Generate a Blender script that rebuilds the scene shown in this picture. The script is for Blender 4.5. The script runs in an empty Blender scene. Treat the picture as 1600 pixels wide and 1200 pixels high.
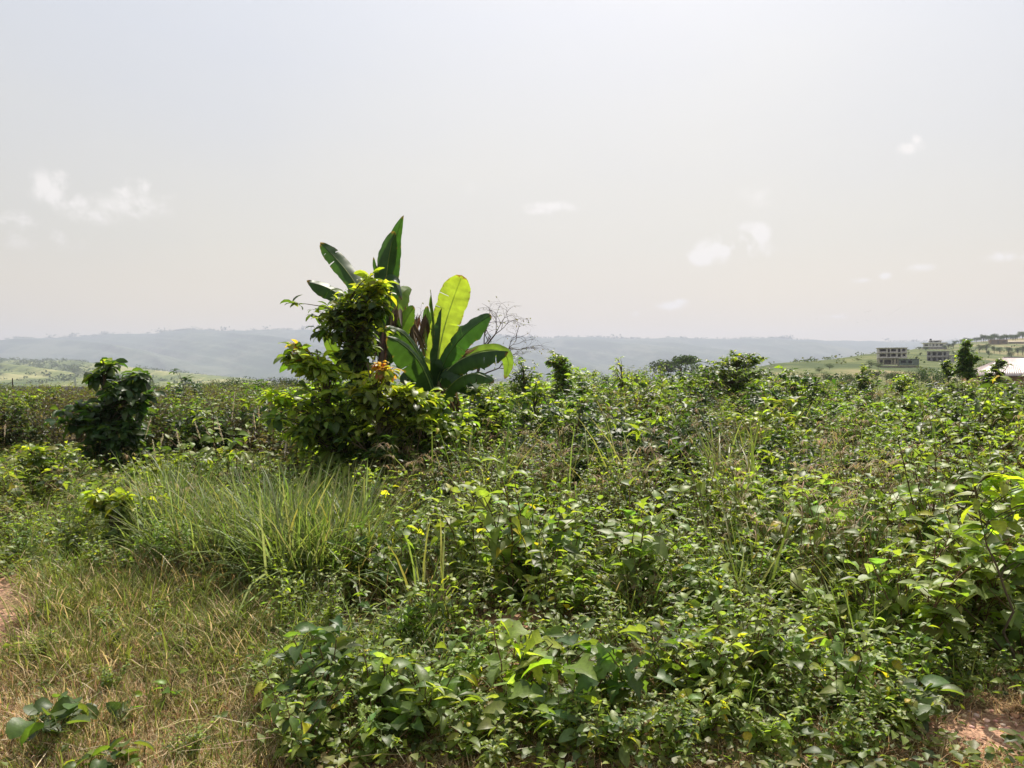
import bpy, math
import numpy as np
from mathutils import Vector

rng = np.random.default_rng(11)
R = math.radians
FPX, HY, CH = 1202.0, 585.0, 1.7          # focal length in photo pixels, horizon row, eye height
SC = bpy.context.scene
COL = SC.collection

def at(px, py, y):
    return np.array([(px - 800.0) / FPX * y, y, CH + (HY - py) / FPX * y])

def sm(a, b, x):
    t = np.clip((np.asarray(x, float) - a) / (b - a), 0, 1)
    return t * t * (3 - 2 * t)

def gz(x, y):
    x = np.asarray(x, float); y = np.asarray(y, float)
    r = np.hypot(x, y)
    n = 0.035 * np.sin(x * 1.3 + 0.7 * np.sin(y * .9)) + 0.03 * np.sin(y * 1.7 + x * .6) + 0.012 * np.sin(x * 5.1 + y * 3.3) + .01 * np.sin(y * 6.3 - x * 4.2)
    n = n * sm(1.5, 3.5, r)
    return n - 1.2 * sm(35, 90, r) - 16 * sm(80, 330, r) - 14 * sm(500, 2500, r)

# ---------------------------------------------------------------- tags
def tag(o, label=None, cat=None, group=None, kind=None):
    if label: o['label'] = label
    if cat: o['category'] = cat
    if group: o['group'] = group
    if kind: o['kind'] = kind
    return o

def thing(name, label, cat, loc=(0, 0, 0), rz=0.0, group=None):
    o = bpy.data.objects.new(name, None); COL.objects.link(o)
    o.empty_display_size = 0.1
    o.location = loc; o.rotation_euler = (0, 0, rz)
    return tag(o, label, cat, group)

def copy_thing(root, loc, rz, s, label, group, tilt=(0, 0)):
    r = root.copy(); COL.objects.link(r)
    r.location = loc; r.rotation_euler = (tilt[0], tilt[1], rz); r.scale = (s, s, s)
    r['label'] = label; r['group'] = group
    for ch in KIDS[root.name]:
        c = ch.copy(); COL.objects.link(c); c.parent = r
    return r
KIDS = {}

# ---------------------------------------------------------------- geometry collector
class Geo:
    def __init__(s): s.V = []; s.T = []; s.C = []; s.n = 0
    def add(s, V, T, C):
        V = np.asarray(V, float).reshape(-1, 3); T = np.asarray(T, np.int64).reshape(-1, 3)
        C = np.asarray(C, float)
        if C.ndim == 1: C = np.tile(C, (len(V), 1))
        s.V.append(V); s.T.append(T + s.n); s.C.append(C); s.n += len(V)
    def arrays(s):
        return np.concatenate(s.V), np.concatenate(s.T), np.concatenate(s.C)
    def box(s, lo, hi, col):
        x0, y0, z0 = lo; x1, y1, z1 = hi
        V = [(x0,y0,z0),(x1,y0,z0),(x1,y1,z0),(x0,y1,z0),(x0,y0,z1),(x1,y0,z1),(x1,y1,z1),(x0,y1,z1)]
        Q = [(0,3,2,1),(4,5,6,7),(0,1,5,4),(1,2,6,5),(2,3,7,6),(3,0,4,7)]
        for q in Q:                                   # own vertices per face: crisp edges
            s.add([V[i] for i in q], [(0,1,2),(0,2,3)], col)
    def tube(s, P, rad, col, k=5):
        P = np.asarray(P, float); n = len(P)
        rad = np.broadcast_to(np.asarray(rad, float), (n,))
        T = np.gradient(P, axis=0); T /= np.linalg.norm(T, axis=1, keepdims=True) + 1e-9
        ref = np.array([0.31, 0.2, 0.93]) if abs(T[0, 2]) < .8 else np.array([0.9, 0.3, 0.1])
        A = np.cross(T, ref); A /= np.linalg.norm(A, axis=1, keepdims=True) + 1e-9
        B = np.cross(T, A)
        an = np.arange(k) * 2 * math.pi / k
        V = P[:, None] + rad[:, None, None] * (np.cos(an)[None, :, None] * A[:, None] + np.sin(an)[None, :, None] * B[:, None])
        i = np.arange(n - 1)[:, None]; j = np.arange(k)[None]; j2 = (j + 1) % k
        a, b, c, d = i * k + j, i * k + j2, (i + 1) * k + j2, (i + 1) * k + j
        T1 = np.stack([a, b, c], -1).reshape(-1, 3); T2 = np.stack([a, c, d], -1).reshape(-1, 3)
        s.add(V.reshape(-1, 3), np.concatenate([T1, T2]), col)
    def leaves(s, P, D, U, L, W, bend, fold, C, tpl):
        """P base, D direction, U leaf normal, L length, W half width, bend angle over length (towards -U), fold, C colour"""
        n = len(P)
        if n == 0: return
        pt, tr = tpl
        D = D / (np.linalg.norm(D, axis=1, keepdims=True) + 1e-9)
        S = np.cross(D, U); S /= np.linalg.norm(S, axis=1, keepdims=True) + 1e-9
        U = np.cross(S, D)
        L, W, bend, fold = [np.broadcast_to(np.asarray(a, float), (n,)) for a in (L, W, bend, fold)]
        b = np.where(np.abs(bend) < 1e-3, 1e-3, bend)[:, None]
        t, sd, ww = pt[:, 0][None], pt[:, 1][None], pt[:, 2][None]
        x = np.sin(b * t) / b * L[:, None]
        z = -(1 - np.cos(b * t)) / b * L[:, None]
        w = ww * W[:, None]
        nx, nz = np.sin(b * t), np.cos(b * t)         # local normal in the (D,U) frame
        up = np.abs(sd) * w * np.sin(fold)[:, None]
        side = sd * w * np.cos(fold)[:, None]
        V = P[:, None] + (x + nx * up)[..., None] * D[:, None] + (z + nz * up)[..., None] * U[:, None] + side[..., None] * S[:, None]
        m = len(pt)
        T = (np.arange(n)[:, None, None] * m + tr[None]).reshape(-1, 3)
        C = np.asarray(C, float)
        if C.ndim == 1: C = np.tile(C, (n, 1))
        rib = np.where(pt[:, 1] == 0, 1.22, .94) if m > 7 else np.ones(m)
        s.add(V.reshape(-1, 3), T, np.repeat(C, m, axis=0) * np.tile(rib, n)[:, None])
    def build(s, name, mat, parent=None, smooth=True, loc=None):
        V, T, C = s.arrays()
        me = bpy.data.meshes.new(name)
        me.vertices.add(len(V)); me.vertices.foreach_set('co', V.astype(np.float32).ravel())
        me.loops.add(T.size); me.loops.foreach_set('vertex_index', T.astype(np.int32).ravel())
        me.polygons.add(len(T)); me.polygons.foreach_set('loop_start', np.arange(0, T.size, 3, dtype=np.int32))
        me.update(calc_edges=True)
        if smooth: me.polygons.foreach_set('use_smooth', np.ones(len(T), bool))
        ca = me.color_attributes.new('col', 'FLOAT_COLOR', 'POINT')
        ca.data.foreach_set('color', np.c_[C, np.ones(len(C))].astype(np.float32).ravel())
        me.materials.append(mat); me.validate()
        o = bpy.data.objects.new(name, me); COL.objects.link(o)
        if parent: o.parent = parent; KIDS.setdefault(parent.name, []).append(o)
        if loc is not None: o.location = loc
        return o

def template(rows, widths, sweep=0.0, tip=1.0, base=0.0):
    pt = [(base, 0, 0)]; tr = []
    for t, w in zip(rows, widths):
        pt += [(t - sweep * (1 - t), -1, w), (t, 0, 0), (t - sweep * (1 - t), 1, w)]
    pt.append((tip, 0, 0))
    tr += [(0, 2, 1), (0, 3, 2)]
    for k in range(len(rows) - 1):
        a = 1 + 3 * k; b = a + 3
        tr += [(a, a + 1, b + 1), (a, b + 1, b), (a + 1, a + 2, b + 2), (a + 1, b + 2, b + 1)]
    a = 1 + 3 * (len(rows) - 1); e = len(pt) - 1
    tr += [(a, a + 1, e), (a + 1, a + 2, e)]
    return np.array(pt, float), np.array(tr)

T_LO = (np.array([(0,0,0),(.42,-1,1),(.42,1,1),(1,0,0)], float), np.array([(0,3,1),(0,2,3)]))
T_OV = template([.14, .36, .68], [.72, 1., .55])
T_EL = template([.12, .35, .62, .85], [.5, .95, 1., .55])
T_HEART = template([.05, .25, .5, .78], [.72, 1., .88, .45], sweep=.22)
T_ROUND = template([.06, .28, .55, .82], [.6, .98, 1., .66], sweep=.1)
T_LOBE = template([.12, .3, .42, .58, .68, .85], [.9, 1.0, .55, .72, .35, .22], sweep=.16)
T_BL = template([.2, .45, .7, .88], [1., .95, .7, .38])
T_BL2 = (np.array([(0,-1,.7),(0,1,.7),(.4,-1,1),(.4,1,1),(.75,-1,.6),(.75,1,.6),(1,0,0)], float),
         np.array([(0,1,3),(0,3,2),(2,3,5),(2,5,4),(4,5,6)]))

def unit(v): return v / (np.linalg.norm(v, axis=-1, keepdims=True) + 1e-9)
def leaf_up(D, roll=0.4):
    Z = np.array([0, 0, 1.0]); U = Z - D * (D @ Z)[:, None]
    U = unit(U + 1e-3)
    S = np.cross(D, U); a = rng.normal(0, roll, len(D))[:, None]
    return U * np.cos(a) + S * np.sin(a)
def mixc(pal, n, w=None, var=.14):
    """n colours drawn from the palette, each varied in value and hue"""
    pal = np.array(pal, float); w = None if w is None else np.array(w, float) / sum(w)
    c = pal[rng.choice(len(pal), n, p=w)]
    c = c * np.exp(rng.normal(0, var, n))[:, None]
    c = c * (1 + rng.normal(0, .07, (n, 3)))
    return np.clip(c, .004, .8)

# palettes (leaf base colours; YG also raised for the glow of sunlit tops)
DARK = (.048, .080, .022); MID = (.104, .150, .034); LITE = (.185, .240, .050); YG = (.28, .35, .045)
YEL = (.46, .40, .04); ORG = (.46, .17, .05); DRY = (.64, .51, .30); TAN = (.75, .62, .40); BRN = (.13, .085, .055)
GREY = (.20, .165, .12); STEM = (.12, .075, .04); GSTEM = (.10, .12, .04); PALE = (.50, .43, .30); OLIVE = (.14, .15, .045)

# ---------------------------------------------------------------- materials
def newmat(name):
    m = bpy.data.materials.new(name); m.use_nodes = True
    nt = m.node_tree; nt.nodes.clear()
    return m, nt, nt.nodes, nt.links

def leafmat(name, rough=.42, trans=.42, spec=.5, tmul=(1.9, 2.0, .8), vary=.12, vein=0.0, bump=.25, bscale=60):
    m, nt, N, Lk = newmat(name)
    out = N.new('ShaderNodeOutputMaterial'); at_ = N.new('ShaderNodeAttribute'); at_.attribute_name = 'col'
    oi = N.new('ShaderNodeObjectInfo')
    hs = N.new('ShaderNodeHueSaturation')
    mr = N.new('ShaderNodeMapRange'); mr.inputs['To Min'].default_value = 1 - vary; mr.inputs['To Max'].default_value = 1 + vary
    Lk.new(oi.outputs['Random'], mr.inputs['Value']); Lk.new(mr.outputs[0], hs.inputs['Value'])
    mh = N.new('ShaderNodeMapRange'); mh.inputs['To Min'].default_value = .488; mh.inputs['To Max'].default_value = .512
    mf = N.new('ShaderNodeMath'); mf.operation = 'FRACT'; mm = N.new('ShaderNodeMath'); mm.operation = 'MULTIPLY'; mm.inputs[1].default_value = 7.31
    Lk.new(oi.outputs['Random'], mm.inputs[0]); Lk.new(mm.outputs[0], mf.inputs[0]); Lk.new(mf.outputs[0], mh.inputs['Value']); Lk.new(mh.outputs[0], hs.inputs['Hue'])
    Lk.new(at_.outputs['Color'], hs.inputs['Color'])
    tc = N.new('ShaderNodeTexCoord')
    no = N.new('ShaderNodeTexNoise'); no.inputs['Scale'].default_value = bscale; no.inputs['Detail'].default_value = 2
    Lk.new(tc.outputs['Object'], no.inputs['Vector'])
    mv = N.new('ShaderNodeMapRange'); mv.inputs['From Min'].default_value = .3; mv.inputs['From Max'].default_value = .7
    mv.inputs['To Min'].default_value = .82; mv.inputs['To Max'].default_value = 1.18
    Lk.new(no.outputs['Fac'], mv.inputs['Value'])
    mu = N.new('ShaderNodeMix'); mu.data_type = 'RGBA'; mu.blend_type = 'MULTIPLY'; mu.inputs['Factor'].default_value = 1
    Lk.new(hs.outputs[0], mu.inputs['A']); Lk.new(mv.outputs[0], mu.inputs['B'])
    base = mu.outputs['Result']
    bs = N.new('ShaderNodeBsdfPrincipled'); bs.inputs['Roughness'].default_value = rough; bs.inputs['Specular IOR Level'].default_value = spec
    Lk.new(base, bs.inputs['Base Color'])
    bp = N.new('ShaderNodeBump'); bp.inputs['Strength'].default_value = bump; bp.inputs['Distance'].default_value = .004
    Lk.new(no.outputs['Fac'], bp.inputs['Height']); Lk.new(bp.outputs[0], bs.inputs['Normal'])
    if trans > 0:
        tm = N.new('ShaderNodeMix'); tm.data_type = 'RGBA'; tm.blend_type = 'MULTIPLY'; tm.inputs['Factor'].default_value = 1
        Lk.new(base, tm.inputs['A']); tm.inputs['B'].default_value = (*tmul, 1)
        tr = N.new('ShaderNodeBsdfTranslucent'); Lk.new(tm.outputs['Result'], tr.inputs['Color'])
        mx = N.new('ShaderNodeMixShader'); mx.inputs[0].default_value = trans
        Lk.new(bs.outputs[0], mx.inputs[1]); Lk.new(tr.outputs[0], mx.inputs[2]); Lk.new(mx.outputs[0], out.inputs[0])
    else:
        Lk.new(bs.outputs[0], out.inputs[0])
    return m

M_LEAF = leafmat('weed_leaf', .48, .45, .4, (2.0, 2.15, .75))
M_BROAD = leafmat('broad_leaf', .44, .5, .4, (2.4, 2.35, .65))
M_BAN = leafmat('banana_leaf', .46, .40, .28, (2.4, 2.5, .7), vary=.0, bscale=9)
M_GRASS = leafmat('grass_blade', .5, .42, .35, (1.6, 1.6, .9))
M_DRY = leafmat('dry_straw', .7, .4, .2, (1.2, 1.12, .9))
M_BARK = leafmat('bark', .85, 0, .2, vary=.1, bump=.6, bscale=40)
M_FAR = leafmat('far_foliage', .7, .25, .2, vary=.2, bscale=2)
M_CONC = leafmat('raw_concrete', .9, 0, .15, vary=.0, bump=.1, bscale=1.2)

# ---------------------------------------------------------------- ground, hills
def ground_material():
    m, nt, N, Lk = newmat('soil_and_litter')
    out = N.new('ShaderNodeOutputMaterial'); bs = N.new('ShaderNodeBsdfPrincipled'); bs.inputs['Roughness'].default_value = .95
    bs.inputs['Specular IOR Level'].default_value = .15
    Lk.new(bs.outputs[0], out.inputs[0])
    tc = N.new('ShaderNodeTexCoord'); a = N.new('ShaderNodeAttribute'); a.attribute_name = 'col'
    n1 = N.new('ShaderNodeTexNoise'); n1.inputs['Scale'].default_value = 3.2; n1.inputs['Detail'].default_value = 8; n1.inputs['Roughness'].default_value = .65
    n2 = N.new('ShaderNodeTexNoise'); n2.inputs['Scale'].default_value = 45; n2.inputs['Detail'].default_value = 5
    v = N.new('ShaderNodeTexVoronoi'); v.inputs['Scale'].default_value = 26
    for n in (n1, n2, v): Lk.new(tc.outputs['Object'], n.inputs['Vector'])
    r = N.new('ShaderNodeValToRGB'); r.color_ramp.elements[0].position = .32; r.color_ramp.elements[1].position = .68
    r.color_ramp.elements[0].color = (.62, .55, .5, 1); r.color_ramp.elements[1].color = (1.35, 1.3, 1.25, 1)
    r2 = N.new('ShaderNodeValToRGB'); r2.color_ramp.elements[0].position = .3; r2.color_ramp.elements[1].position = .7
    r2.color_ramp.elements[0].color = (.6, .6, .6, 1); r2.color_ramp.elements[1].color = (1.3, 1.3, 1.3, 1)
    Lk.new(n1.outputs['Fac'], r.inputs[0]); Lk.new(n2.outputs['Fac'], r2.inputs[0])
    m1 = N.new('ShaderNodeMix'); m1.data_type = 'RGBA'; m1.blend_type = 'MULTIPLY'; m1.inputs['Factor'].default_value = 1
    m2 = N.new('ShaderNodeMix'); m2.data_type = 'RGBA'; m2.blend_type = 'MULTIPLY'; m2.inputs['Factor'].default_value = 1
    Lk.new(a.outputs['Color'], m1.inputs['A']); Lk.new(r.outputs[0], m1.inputs['B'])
    Lk.new(m1.outputs['Result'], m2.inputs['A']); Lk.new(r2.outputs[0], m2.inputs['B']); Lk.new(m2.outputs['Result'], bs.inputs['Base Color'])
    ad = N.new('ShaderNodeMath'); ad.operation = 'ADD'; Lk.new(n2.outputs['Fac'], ad.inputs[0]); Lk.new(v.outputs['Distance'], ad.inputs[1])
    bp = N.new('ShaderNodeBump'); bp.inputs['Strength'].default_value = .8; bp.inputs['Distance'].default_value = .035
    Lk.new(ad.outputs[0], bp.inputs['Height']); Lk.new(bp.outputs[0], bs.inputs['Normal'])
    return m

def hill_material(name, c1, c2, c3, s1, s2, bumpd):
    m, nt, N, Lk = newmat(name)
    out = N.new('ShaderNodeOutputMaterial'); bs = N.new('ShaderNodeBsdfPrincipled'); bs.inputs['Roughness'].default_value = .95
    bs.inputs['Specular IOR Level'].default_value = .1
    Lk.new(bs.outputs[0], out.inputs[0]); tc = N.new('ShaderNodeTexCoord')
    mp = N.new('ShaderNodeMapping'); mp.inputs['Scale'].default_value = (1, .35, 1.6); Lk.new(tc.outputs['Object'], mp.inputs['Vector'])
    n1 = N.new('ShaderNodeTexNoise'); n1.inputs['Scale'].default_value = s1; n1.inputs['Detail'].default_value = 7; n1.inputs['Roughness'].default_value = .62
    n2 = N.new('ShaderNodeTexNoise'); n2.inputs['Scale'].default_value = s2; n2.inputs['Detail'].default_value = 5; n2.inputs['Roughness'].default_value = .7
    Lk.new(mp.outputs[0], n1.inputs['Vector']); Lk.new(mp.outputs[0], n2.inputs['Vector'])
    r = N.new('ShaderNodeValToRGB'); e = r.color_ramp.elements
    e[0].position = .38; e[0].color = (*c1, 1); e[1].position = .6; e[1].color = (*c3, 1); k = e.new(.5); k.color = (*c2, 1)
    ad = N.new('ShaderNodeMath'); ad.operation = 'MULTIPLY_ADD'; ad.inputs[1].default_value = .45; 
    su = N.new('ShaderNodeMath'); su.operation = 'SUBTRACT'; su.inputs[1].default_value = .225
    Lk.new(n2.outputs['Fac'], ad.inputs[0]); Lk.new(n1.outputs['Fac'], ad.inputs[2]); Lk.new(ad.outputs[0], su.inputs[0]); Lk.new(su.outputs[0], r.inputs[0])
    Lk.new(r.outputs[0], bs.inputs['Base Color'])
    bp = N.new('ShaderNodeBump'); bp.inputs['Strength'].default_value = .7; bp.inputs['Distance'].default_value = bumpd
    Lk.new(n2.outputs['Fac'], bp.inputs['Height']); Lk.new(bp.outputs[0], bs.inputs['Normal'])
    return m

def soil_mask(px, py):
    """how bare the red soil lies, from the place's own ground coordinates"""
    a = (1 - sm(.7, 1.15, np.hypot((px + 12) / 88, (py - 960) / 72)))
    b = (1 - sm(.7, 1.15, np.hypot((px - 1555) / 120, (py - 1165) / 40)))
    c = .7 * (1 - sm(.5, 1.1, np.hypot((px - 790) / 110, (py - 975) / 28)))
    d = .9 * (1 - sm(.6, 1.2, np.hypot((px - 560) / 380, (py - 1265) / 62)))
    e = .8 * (1 - sm(.5, 1.1, np.hypot((px - 1245) / 60, (py - 1010) / 22)))
    f = (1 - sm(.5, 1.1, np.hypot((px - 1600) / 22, (py - 815) / 14)))
    return np.clip(np.maximum.reduce([a, b, c, d, e, f]), 0, 1)

def grid_obj(name, xs, X, Y, Z, C, mat, kind='structure', cat=None, label=None):
    n, m = X.shape
    i = np.arange(n - 1)[:, None]; j = np.arange(m - 1)[None]
    a = i * m + j
    T = np.concatenate([np.stack([a, a + 1, a + m + 1], -1).reshape(-1, 3), np.stack([a, a + m + 1, a + m], -1).reshape(-1, 3)])
    g = Geo(); g.add(np.stack([X, Y, Z], -1).reshape(-1, 3), T, C.reshape(-1, 3))
    o = g.build(name, mat); tag(o, label, cat, None, kind)
    return o

rr = np.concatenate([np.linspace(.3, 2.4, 8), np.geomspace(2.5, 14, 210), np.geomspace(14.4, 9500, 120)])
th = np.concatenate([np.linspace(-180, -46, 50), np.linspace(-45, 45, 380), np.linspace(46, 180, 50)])
RR, TH = np.meshgrid(rr, np.radians(th), indexing='ij')
X, Y = RR * np.sin(TH), RR * np.cos(TH)
Z = gz(X, Y)
yy = np.maximum(Y, .4)
pxg, pyg = 800 + FPX * X / yy, HY + FPX * CH / yy
edge = 1.7 * np.sin(X * 3.1 + 1) * np.sin(Y * 4.3) * .14 + np.sin(X * 7.3) * .08 + np.sin(Y * 9.1 + X * 4) * .08 + np.sin(X * 17 + Y * 13) * .05
sk = np.clip(soil_mask(pxg, pyg) + edge * (soil_mask(pxg, pyg) > .02), 0, 1)[..., None] * (Y > .4)[..., None]
Z = Z + (rng.random(Z.shape) - .5) * .012 * (RR < 12)
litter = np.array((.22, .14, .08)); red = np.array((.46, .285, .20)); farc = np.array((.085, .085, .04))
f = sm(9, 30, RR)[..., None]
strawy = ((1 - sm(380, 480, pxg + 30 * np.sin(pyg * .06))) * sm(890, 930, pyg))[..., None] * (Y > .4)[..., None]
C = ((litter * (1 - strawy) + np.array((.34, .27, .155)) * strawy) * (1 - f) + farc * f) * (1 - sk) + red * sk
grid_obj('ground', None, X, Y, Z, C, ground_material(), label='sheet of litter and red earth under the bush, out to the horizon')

def fbm(x, seed, octs=6, base=1.0):
    r_ = np.random.default_rng(seed); y = np.zeros_like(x)
    for k in range(octs):
        y += np.sin(x * base * 2 ** k * r_.uniform(.8, 1.2) + r_.uniform(0, 6.28)) * .5 ** k
    return y

def hills(name, pxs, crest_px, crest_py, d_crest, d_foot, d_back, foot_py, mat, rough, label, seed, rows=46, steep=1.0):
    cy = np.interp(pxs, crest_px, crest_py)
    jit = fbm(pxs * .05, seed, 8) * rough
    t = np.linspace(0, 1, rows)
    Xs, Ys, Zs = [], [], []
    for k in t:
        d = d_foot + (d_crest - d_foot) * k
        y = np.full_like(pxs, d)
        top = CH + (HY - cy) / FPX * d_crest
        low = CH + (HY - foot_py) / FPX * d_foot
        z = low + (top - low) * (k ** steep) + jit * d_crest / FPX * k ** 2 + fbm(pxs * .02 + k * 7, seed + 3, 5) * d_crest * .0035 * math.sin(math.pi * k) * 1.5
        Xs.append((pxs - 800) / FPX * y); Ys.append(y + fbm(pxs * .011, seed + 5, 4) * d_crest * .02); Zs.append(z)
    for k in (.3, 1.0):
        y = np.full_like(pxs, d_crest + (d_back - d_crest) * k)
        Xs.append((pxs - 800) / FPX * y); Ys.append(y); Zs.append(Zs[rows - 1] * (1 - k) - 40 * k)
    X, Y, Z = map(np.array, (Xs, Ys, Zs))
    grid_obj(name, None, X, Y, Z, np.ones(X.shape + (3,)) * .1, mat, label=label)
    return X[rows - 1], Y[rows - 1], Z[rows - 1]

pxs = np.linspace(-700, 2300, 1500)
ridge = hills('hills', pxs, [-700, -100, 0, 60, 160, 300, 520, 800, 860, 1000, 1200, 1400, 1500, 1700, 2300],
              [540, 536, 533, 527, 521, 517, 516, 524, 527, 529, 530, 532, 533, 536, 540], 5200, 3300, 7000, 592,
              hill_material('far_wooded_slope', (.03, .055, .035), (.045, .075, .045), (.10, .12, .08), .0032, .022, 12), .8,
              'long wooded ridge fading blue on the horizon', 3, steep=.85)
pxl = np.linspace(-700, 420, 500)
mid = hills('hills', pxl, [-700, -100, 0, 120, 180, 260, 330, 420], [566, 563, 562, 564, 571, 580, 590, 604], 1900, 900, 2500, 604,
            hill_material('mid_green_slope', (.06, .09, .035), (.15, .18, .06), (.30, .29, .13), .006, .045, 3), .5,
            'low pale green hill below the ridge', 9)
tb_d = np.array([95, 130, 180, 260, 330, 480, 700, 900.])
tb_p = np.array([1080, 1212, 1300, 1360, 1430, 1500, 1600, 2100.])
tb = np.array([[640, 630, 625, 622, 622, 622, 622, 622], [618, 608, 603, 602, 602, 602, 602, 602], [606, 598, 592, 590, 590, 590, 592, 592],
               [600, 583, 576, 573, 573, 574, 578, 578], [596, 568, 561, 553, 556, 560, 566, 566], [600, 576, 567, 558, 545, 545, 548, 550],
               [606, 592, 582, 571, 548, 536, 528, 518], [640, 610, 605, 590, 580, 556, 545, 535.]])
def hill_py(px, d):
    i = np.clip(np.searchsorted(tb_d, d) - 1, 0, len(tb_d) - 2); f = np.clip((d - tb_d[i]) / (tb_d[i + 1] - tb_d[i]), 0, 1)
    f = f * f * (3 - 2 * f) * .5 + f * .5
    return np.interp(px, tb_p, tb[i]) * (1 - f) + np.interp(px, tb_p, tb[i + 1]) * f
def hill_at(px, d):
    return np.array([(px - 800) / FPX * d, d, CH + (HY - hill_py(px, d)) / FPX * d])
dd = np.geomspace(95, 900, 110); pr = np.linspace(1080, 2100, 320)
HX = np.array([(pr - 800) / FPX * d for d in dd]); HYY = np.array([np.full_like(pr, d) for d in dd])
HZ = np.array([[hill_at(p, d)[2] for p in pr] for d in dd]) + fbm(HX * .09 + HYY * .05, 21, 4) * .12
grid_obj('hillside', None, HX, HYY, HZ, np.ones(HX.shape + (3,)) * .1,
         hill_material('grassy_slope', (.06, .085, .03), (.125, .145, .05), (.25, .21, .11), .022, .2, .5), label='grassy slope with scattered houses')

# ---------------------------------------------------------------- plant generators
def stems_weed(g, gs, H, nst, ll, pal, w, lod, spread=.45, branch=True, node=.05, lean=.1, aspect=.27, stemcol=STEM, srad=.0035, droop=.6):
    """leafy herb: many slender stems with opposite leaf pairs"""
    P, D, C, L = [], [], [], []
    for i in range(nst):
        a = rng.uniform(0, 6.28); h = H * rng.uniform(.5, 1.1)
        out = spread * H * rng.uniform(.15, 1)
        r0 = rng.uniform(0, .07)
        n = 7; t = np.linspace(0, 1, n)
        ca, sa = math.cos(a), math.sin(a)
        pts = np.stack([ca * (r0 + out * t ** 1.4), sa * (r0 + out * t ** 1.4), h * (t - .06 * t ** 3)], -1)
        pts[1:, :2] += np.cumsum(rng.normal(0, .012 * H, (n - 1, 2)), axis=0)
        gs.tube(pts, np.linspace(srad, srad * .4, n), np.array(stemcol) * rng.uniform(.7, 1.3), 4 if lod else 3)
        segs = [(pts, .12)]
        if branch:
            for b in range(rng.integers(2, 5)):
                tb_ = rng.uniform(.3, .85); p0 = np.array([np.interp(tb_, t, pts[:, k]) for k in range(3)])
                a2 = a + rng.uniform(-1.8, 1.8); l2 = H * rng.uniform(.14, .32)
                tt = np.linspace(0, 1, 4)[:, None]
                q = p0 + tt * np.array([math.cos(a2) * l2 * .75, math.sin(a2) * l2 * .75, l2 * .6]) + tt ** 2 * np.array([0, 0, .1 * l2])
                gs.tube(q, np.linspace(srad * .6, srad * .3, 4), np.array(stemcol) * rng.uniform(.8, 1.3), 3)
                segs.append((q, .15))
        for q, t0 in segs:
            ln = np.sum(np.linalg.norm(np.diff(q, axis=0), axis=1)); k = max(2, int(ln * (1 - t0) / node))
            ts = np.linspace(t0, 1, k) + rng.normal(0, .01, k); u = np.linspace(0, 1, len(q))
            c = np.stack([np.interp(ts, u, q[:, m]) for m in range(3)], -1)
            ax = rng.uniform(0, 3.14) + np.arange(k) * 1.57 + rng.normal(0, .3, k)
            for sgn in (0, math.pi):
                keep = rng.random(k) < .86
                up = rng.normal(.12, .42, k) + .5 * np.linspace(0, 1, k) ** 3
                d = np.stack([np.cos(ax + sgn), np.sin(ax + sgn), up], -1)
                sz = ll * (1 - .45 * np.linspace(0, 1, k) ** 2) * rng.uniform(.6, 1.2, k)
                P.append(c[keep]); D.append(d[keep]); L.append(sz[keep])
    P, D, L = np.concatenate(P), unit(np.concatenate(D)), np.concatenate(L)
    n = len(P); hh = P[:, 2] / H
    C = mixc(pal, n, w)
    yo = (hh > .75) & (rng.random(n) < .35)
    C[yo] = C[yo] * .55 + np.array(YG) * .45
    g.leaves(P, D, leaf_up(D, .32), L, L * aspect * rng.uniform(.85, 1.2, n), rng.uniform(.3, droop * 2.4, n), rng.uniform(.1, .5, n), C, T_OV if lod else T_LO)

def weed_geo(H, **k):
    g, gs = Geo(), Geo(); stems_weed(g, gs, H, gs=gs, **k) if False else stems_weed(g, gs, H, **k); return g, gs

def grass_geo(n, H, Wd, rad, pal, w, bend=(.4, 1.6), spread=.35, tpl=None):
    g = Geo(); a = rng.uniform(0, 6.28, n); r = rad * np.sqrt(rng.random(n))
    P = np.stack([np.cos(a) * r, np.sin(a) * r, np.zeros(n) - .01], -1)
    a2 = a + rng.normal(0, .9, n)
    sp = np.abs(rng.normal(0, spread, n))
    D = unit(np.stack([np.cos(a2) * sp, np.sin(a2) * sp, np.ones(n)], -1))
    U = -np.stack([np.cos(a2), np.sin(a2), np.zeros(n)], -1) + 1e-3
    L = H * rng.uniform(.5, 1.15, n)
    g.leaves(P, D, U, L, Wd * rng.uniform(.6, 1.2, n), rng.uniform(*bend, n), rng.uniform(0, .5, n), mixc(pal, n, w), tpl or T_BL)
    return g

def arch_geo(H, n, pal=((.34, .25, .17), (.30, .25, .13), (.24, .22, .10)), wd=.0035):
    """dried grass culms whose thin tops arch over"""
    g = Geo()
    for i in range(n):
        a = rng.uniform(0, 6.28); h = H * rng.uniform(.75, 1.1); o = rng.uniform(.05, .3) * H
        top = np.array([math.cos(a) * o, math.sin(a) * o, h])
        t = np.linspace(0, 1, 6)[:, None]
        g.tube(t * top * np.array([1, 1, 0]) * t + np.array([0, 0, 1]) * t * h, .0022, mixc([(.20, .20, .07), (.28, .2, .1)], 1)[0], 3)
        k = rng.integers(3, 8); a2 = a + rng.normal(0, .55, k)
        D = unit(np.stack([np.cos(a2) * .6, np.sin(a2) * .6, np.ones(k) * .9], -1))
        U = unit(-np.stack([np.cos(a2), np.sin(a2), np.zeros(k)], -1) + np.array([0, 0, .5]))
        g.leaves(np.tile(top, (k, 1)) - np.array([0, 0, .02]) * rng.random((k, 1)), D, U, rng.uniform(.12, .26, k), wd, rng.uniform(1.4, 2.7, k), 0, mixc(pal, k), T_BL)
    return g

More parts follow.
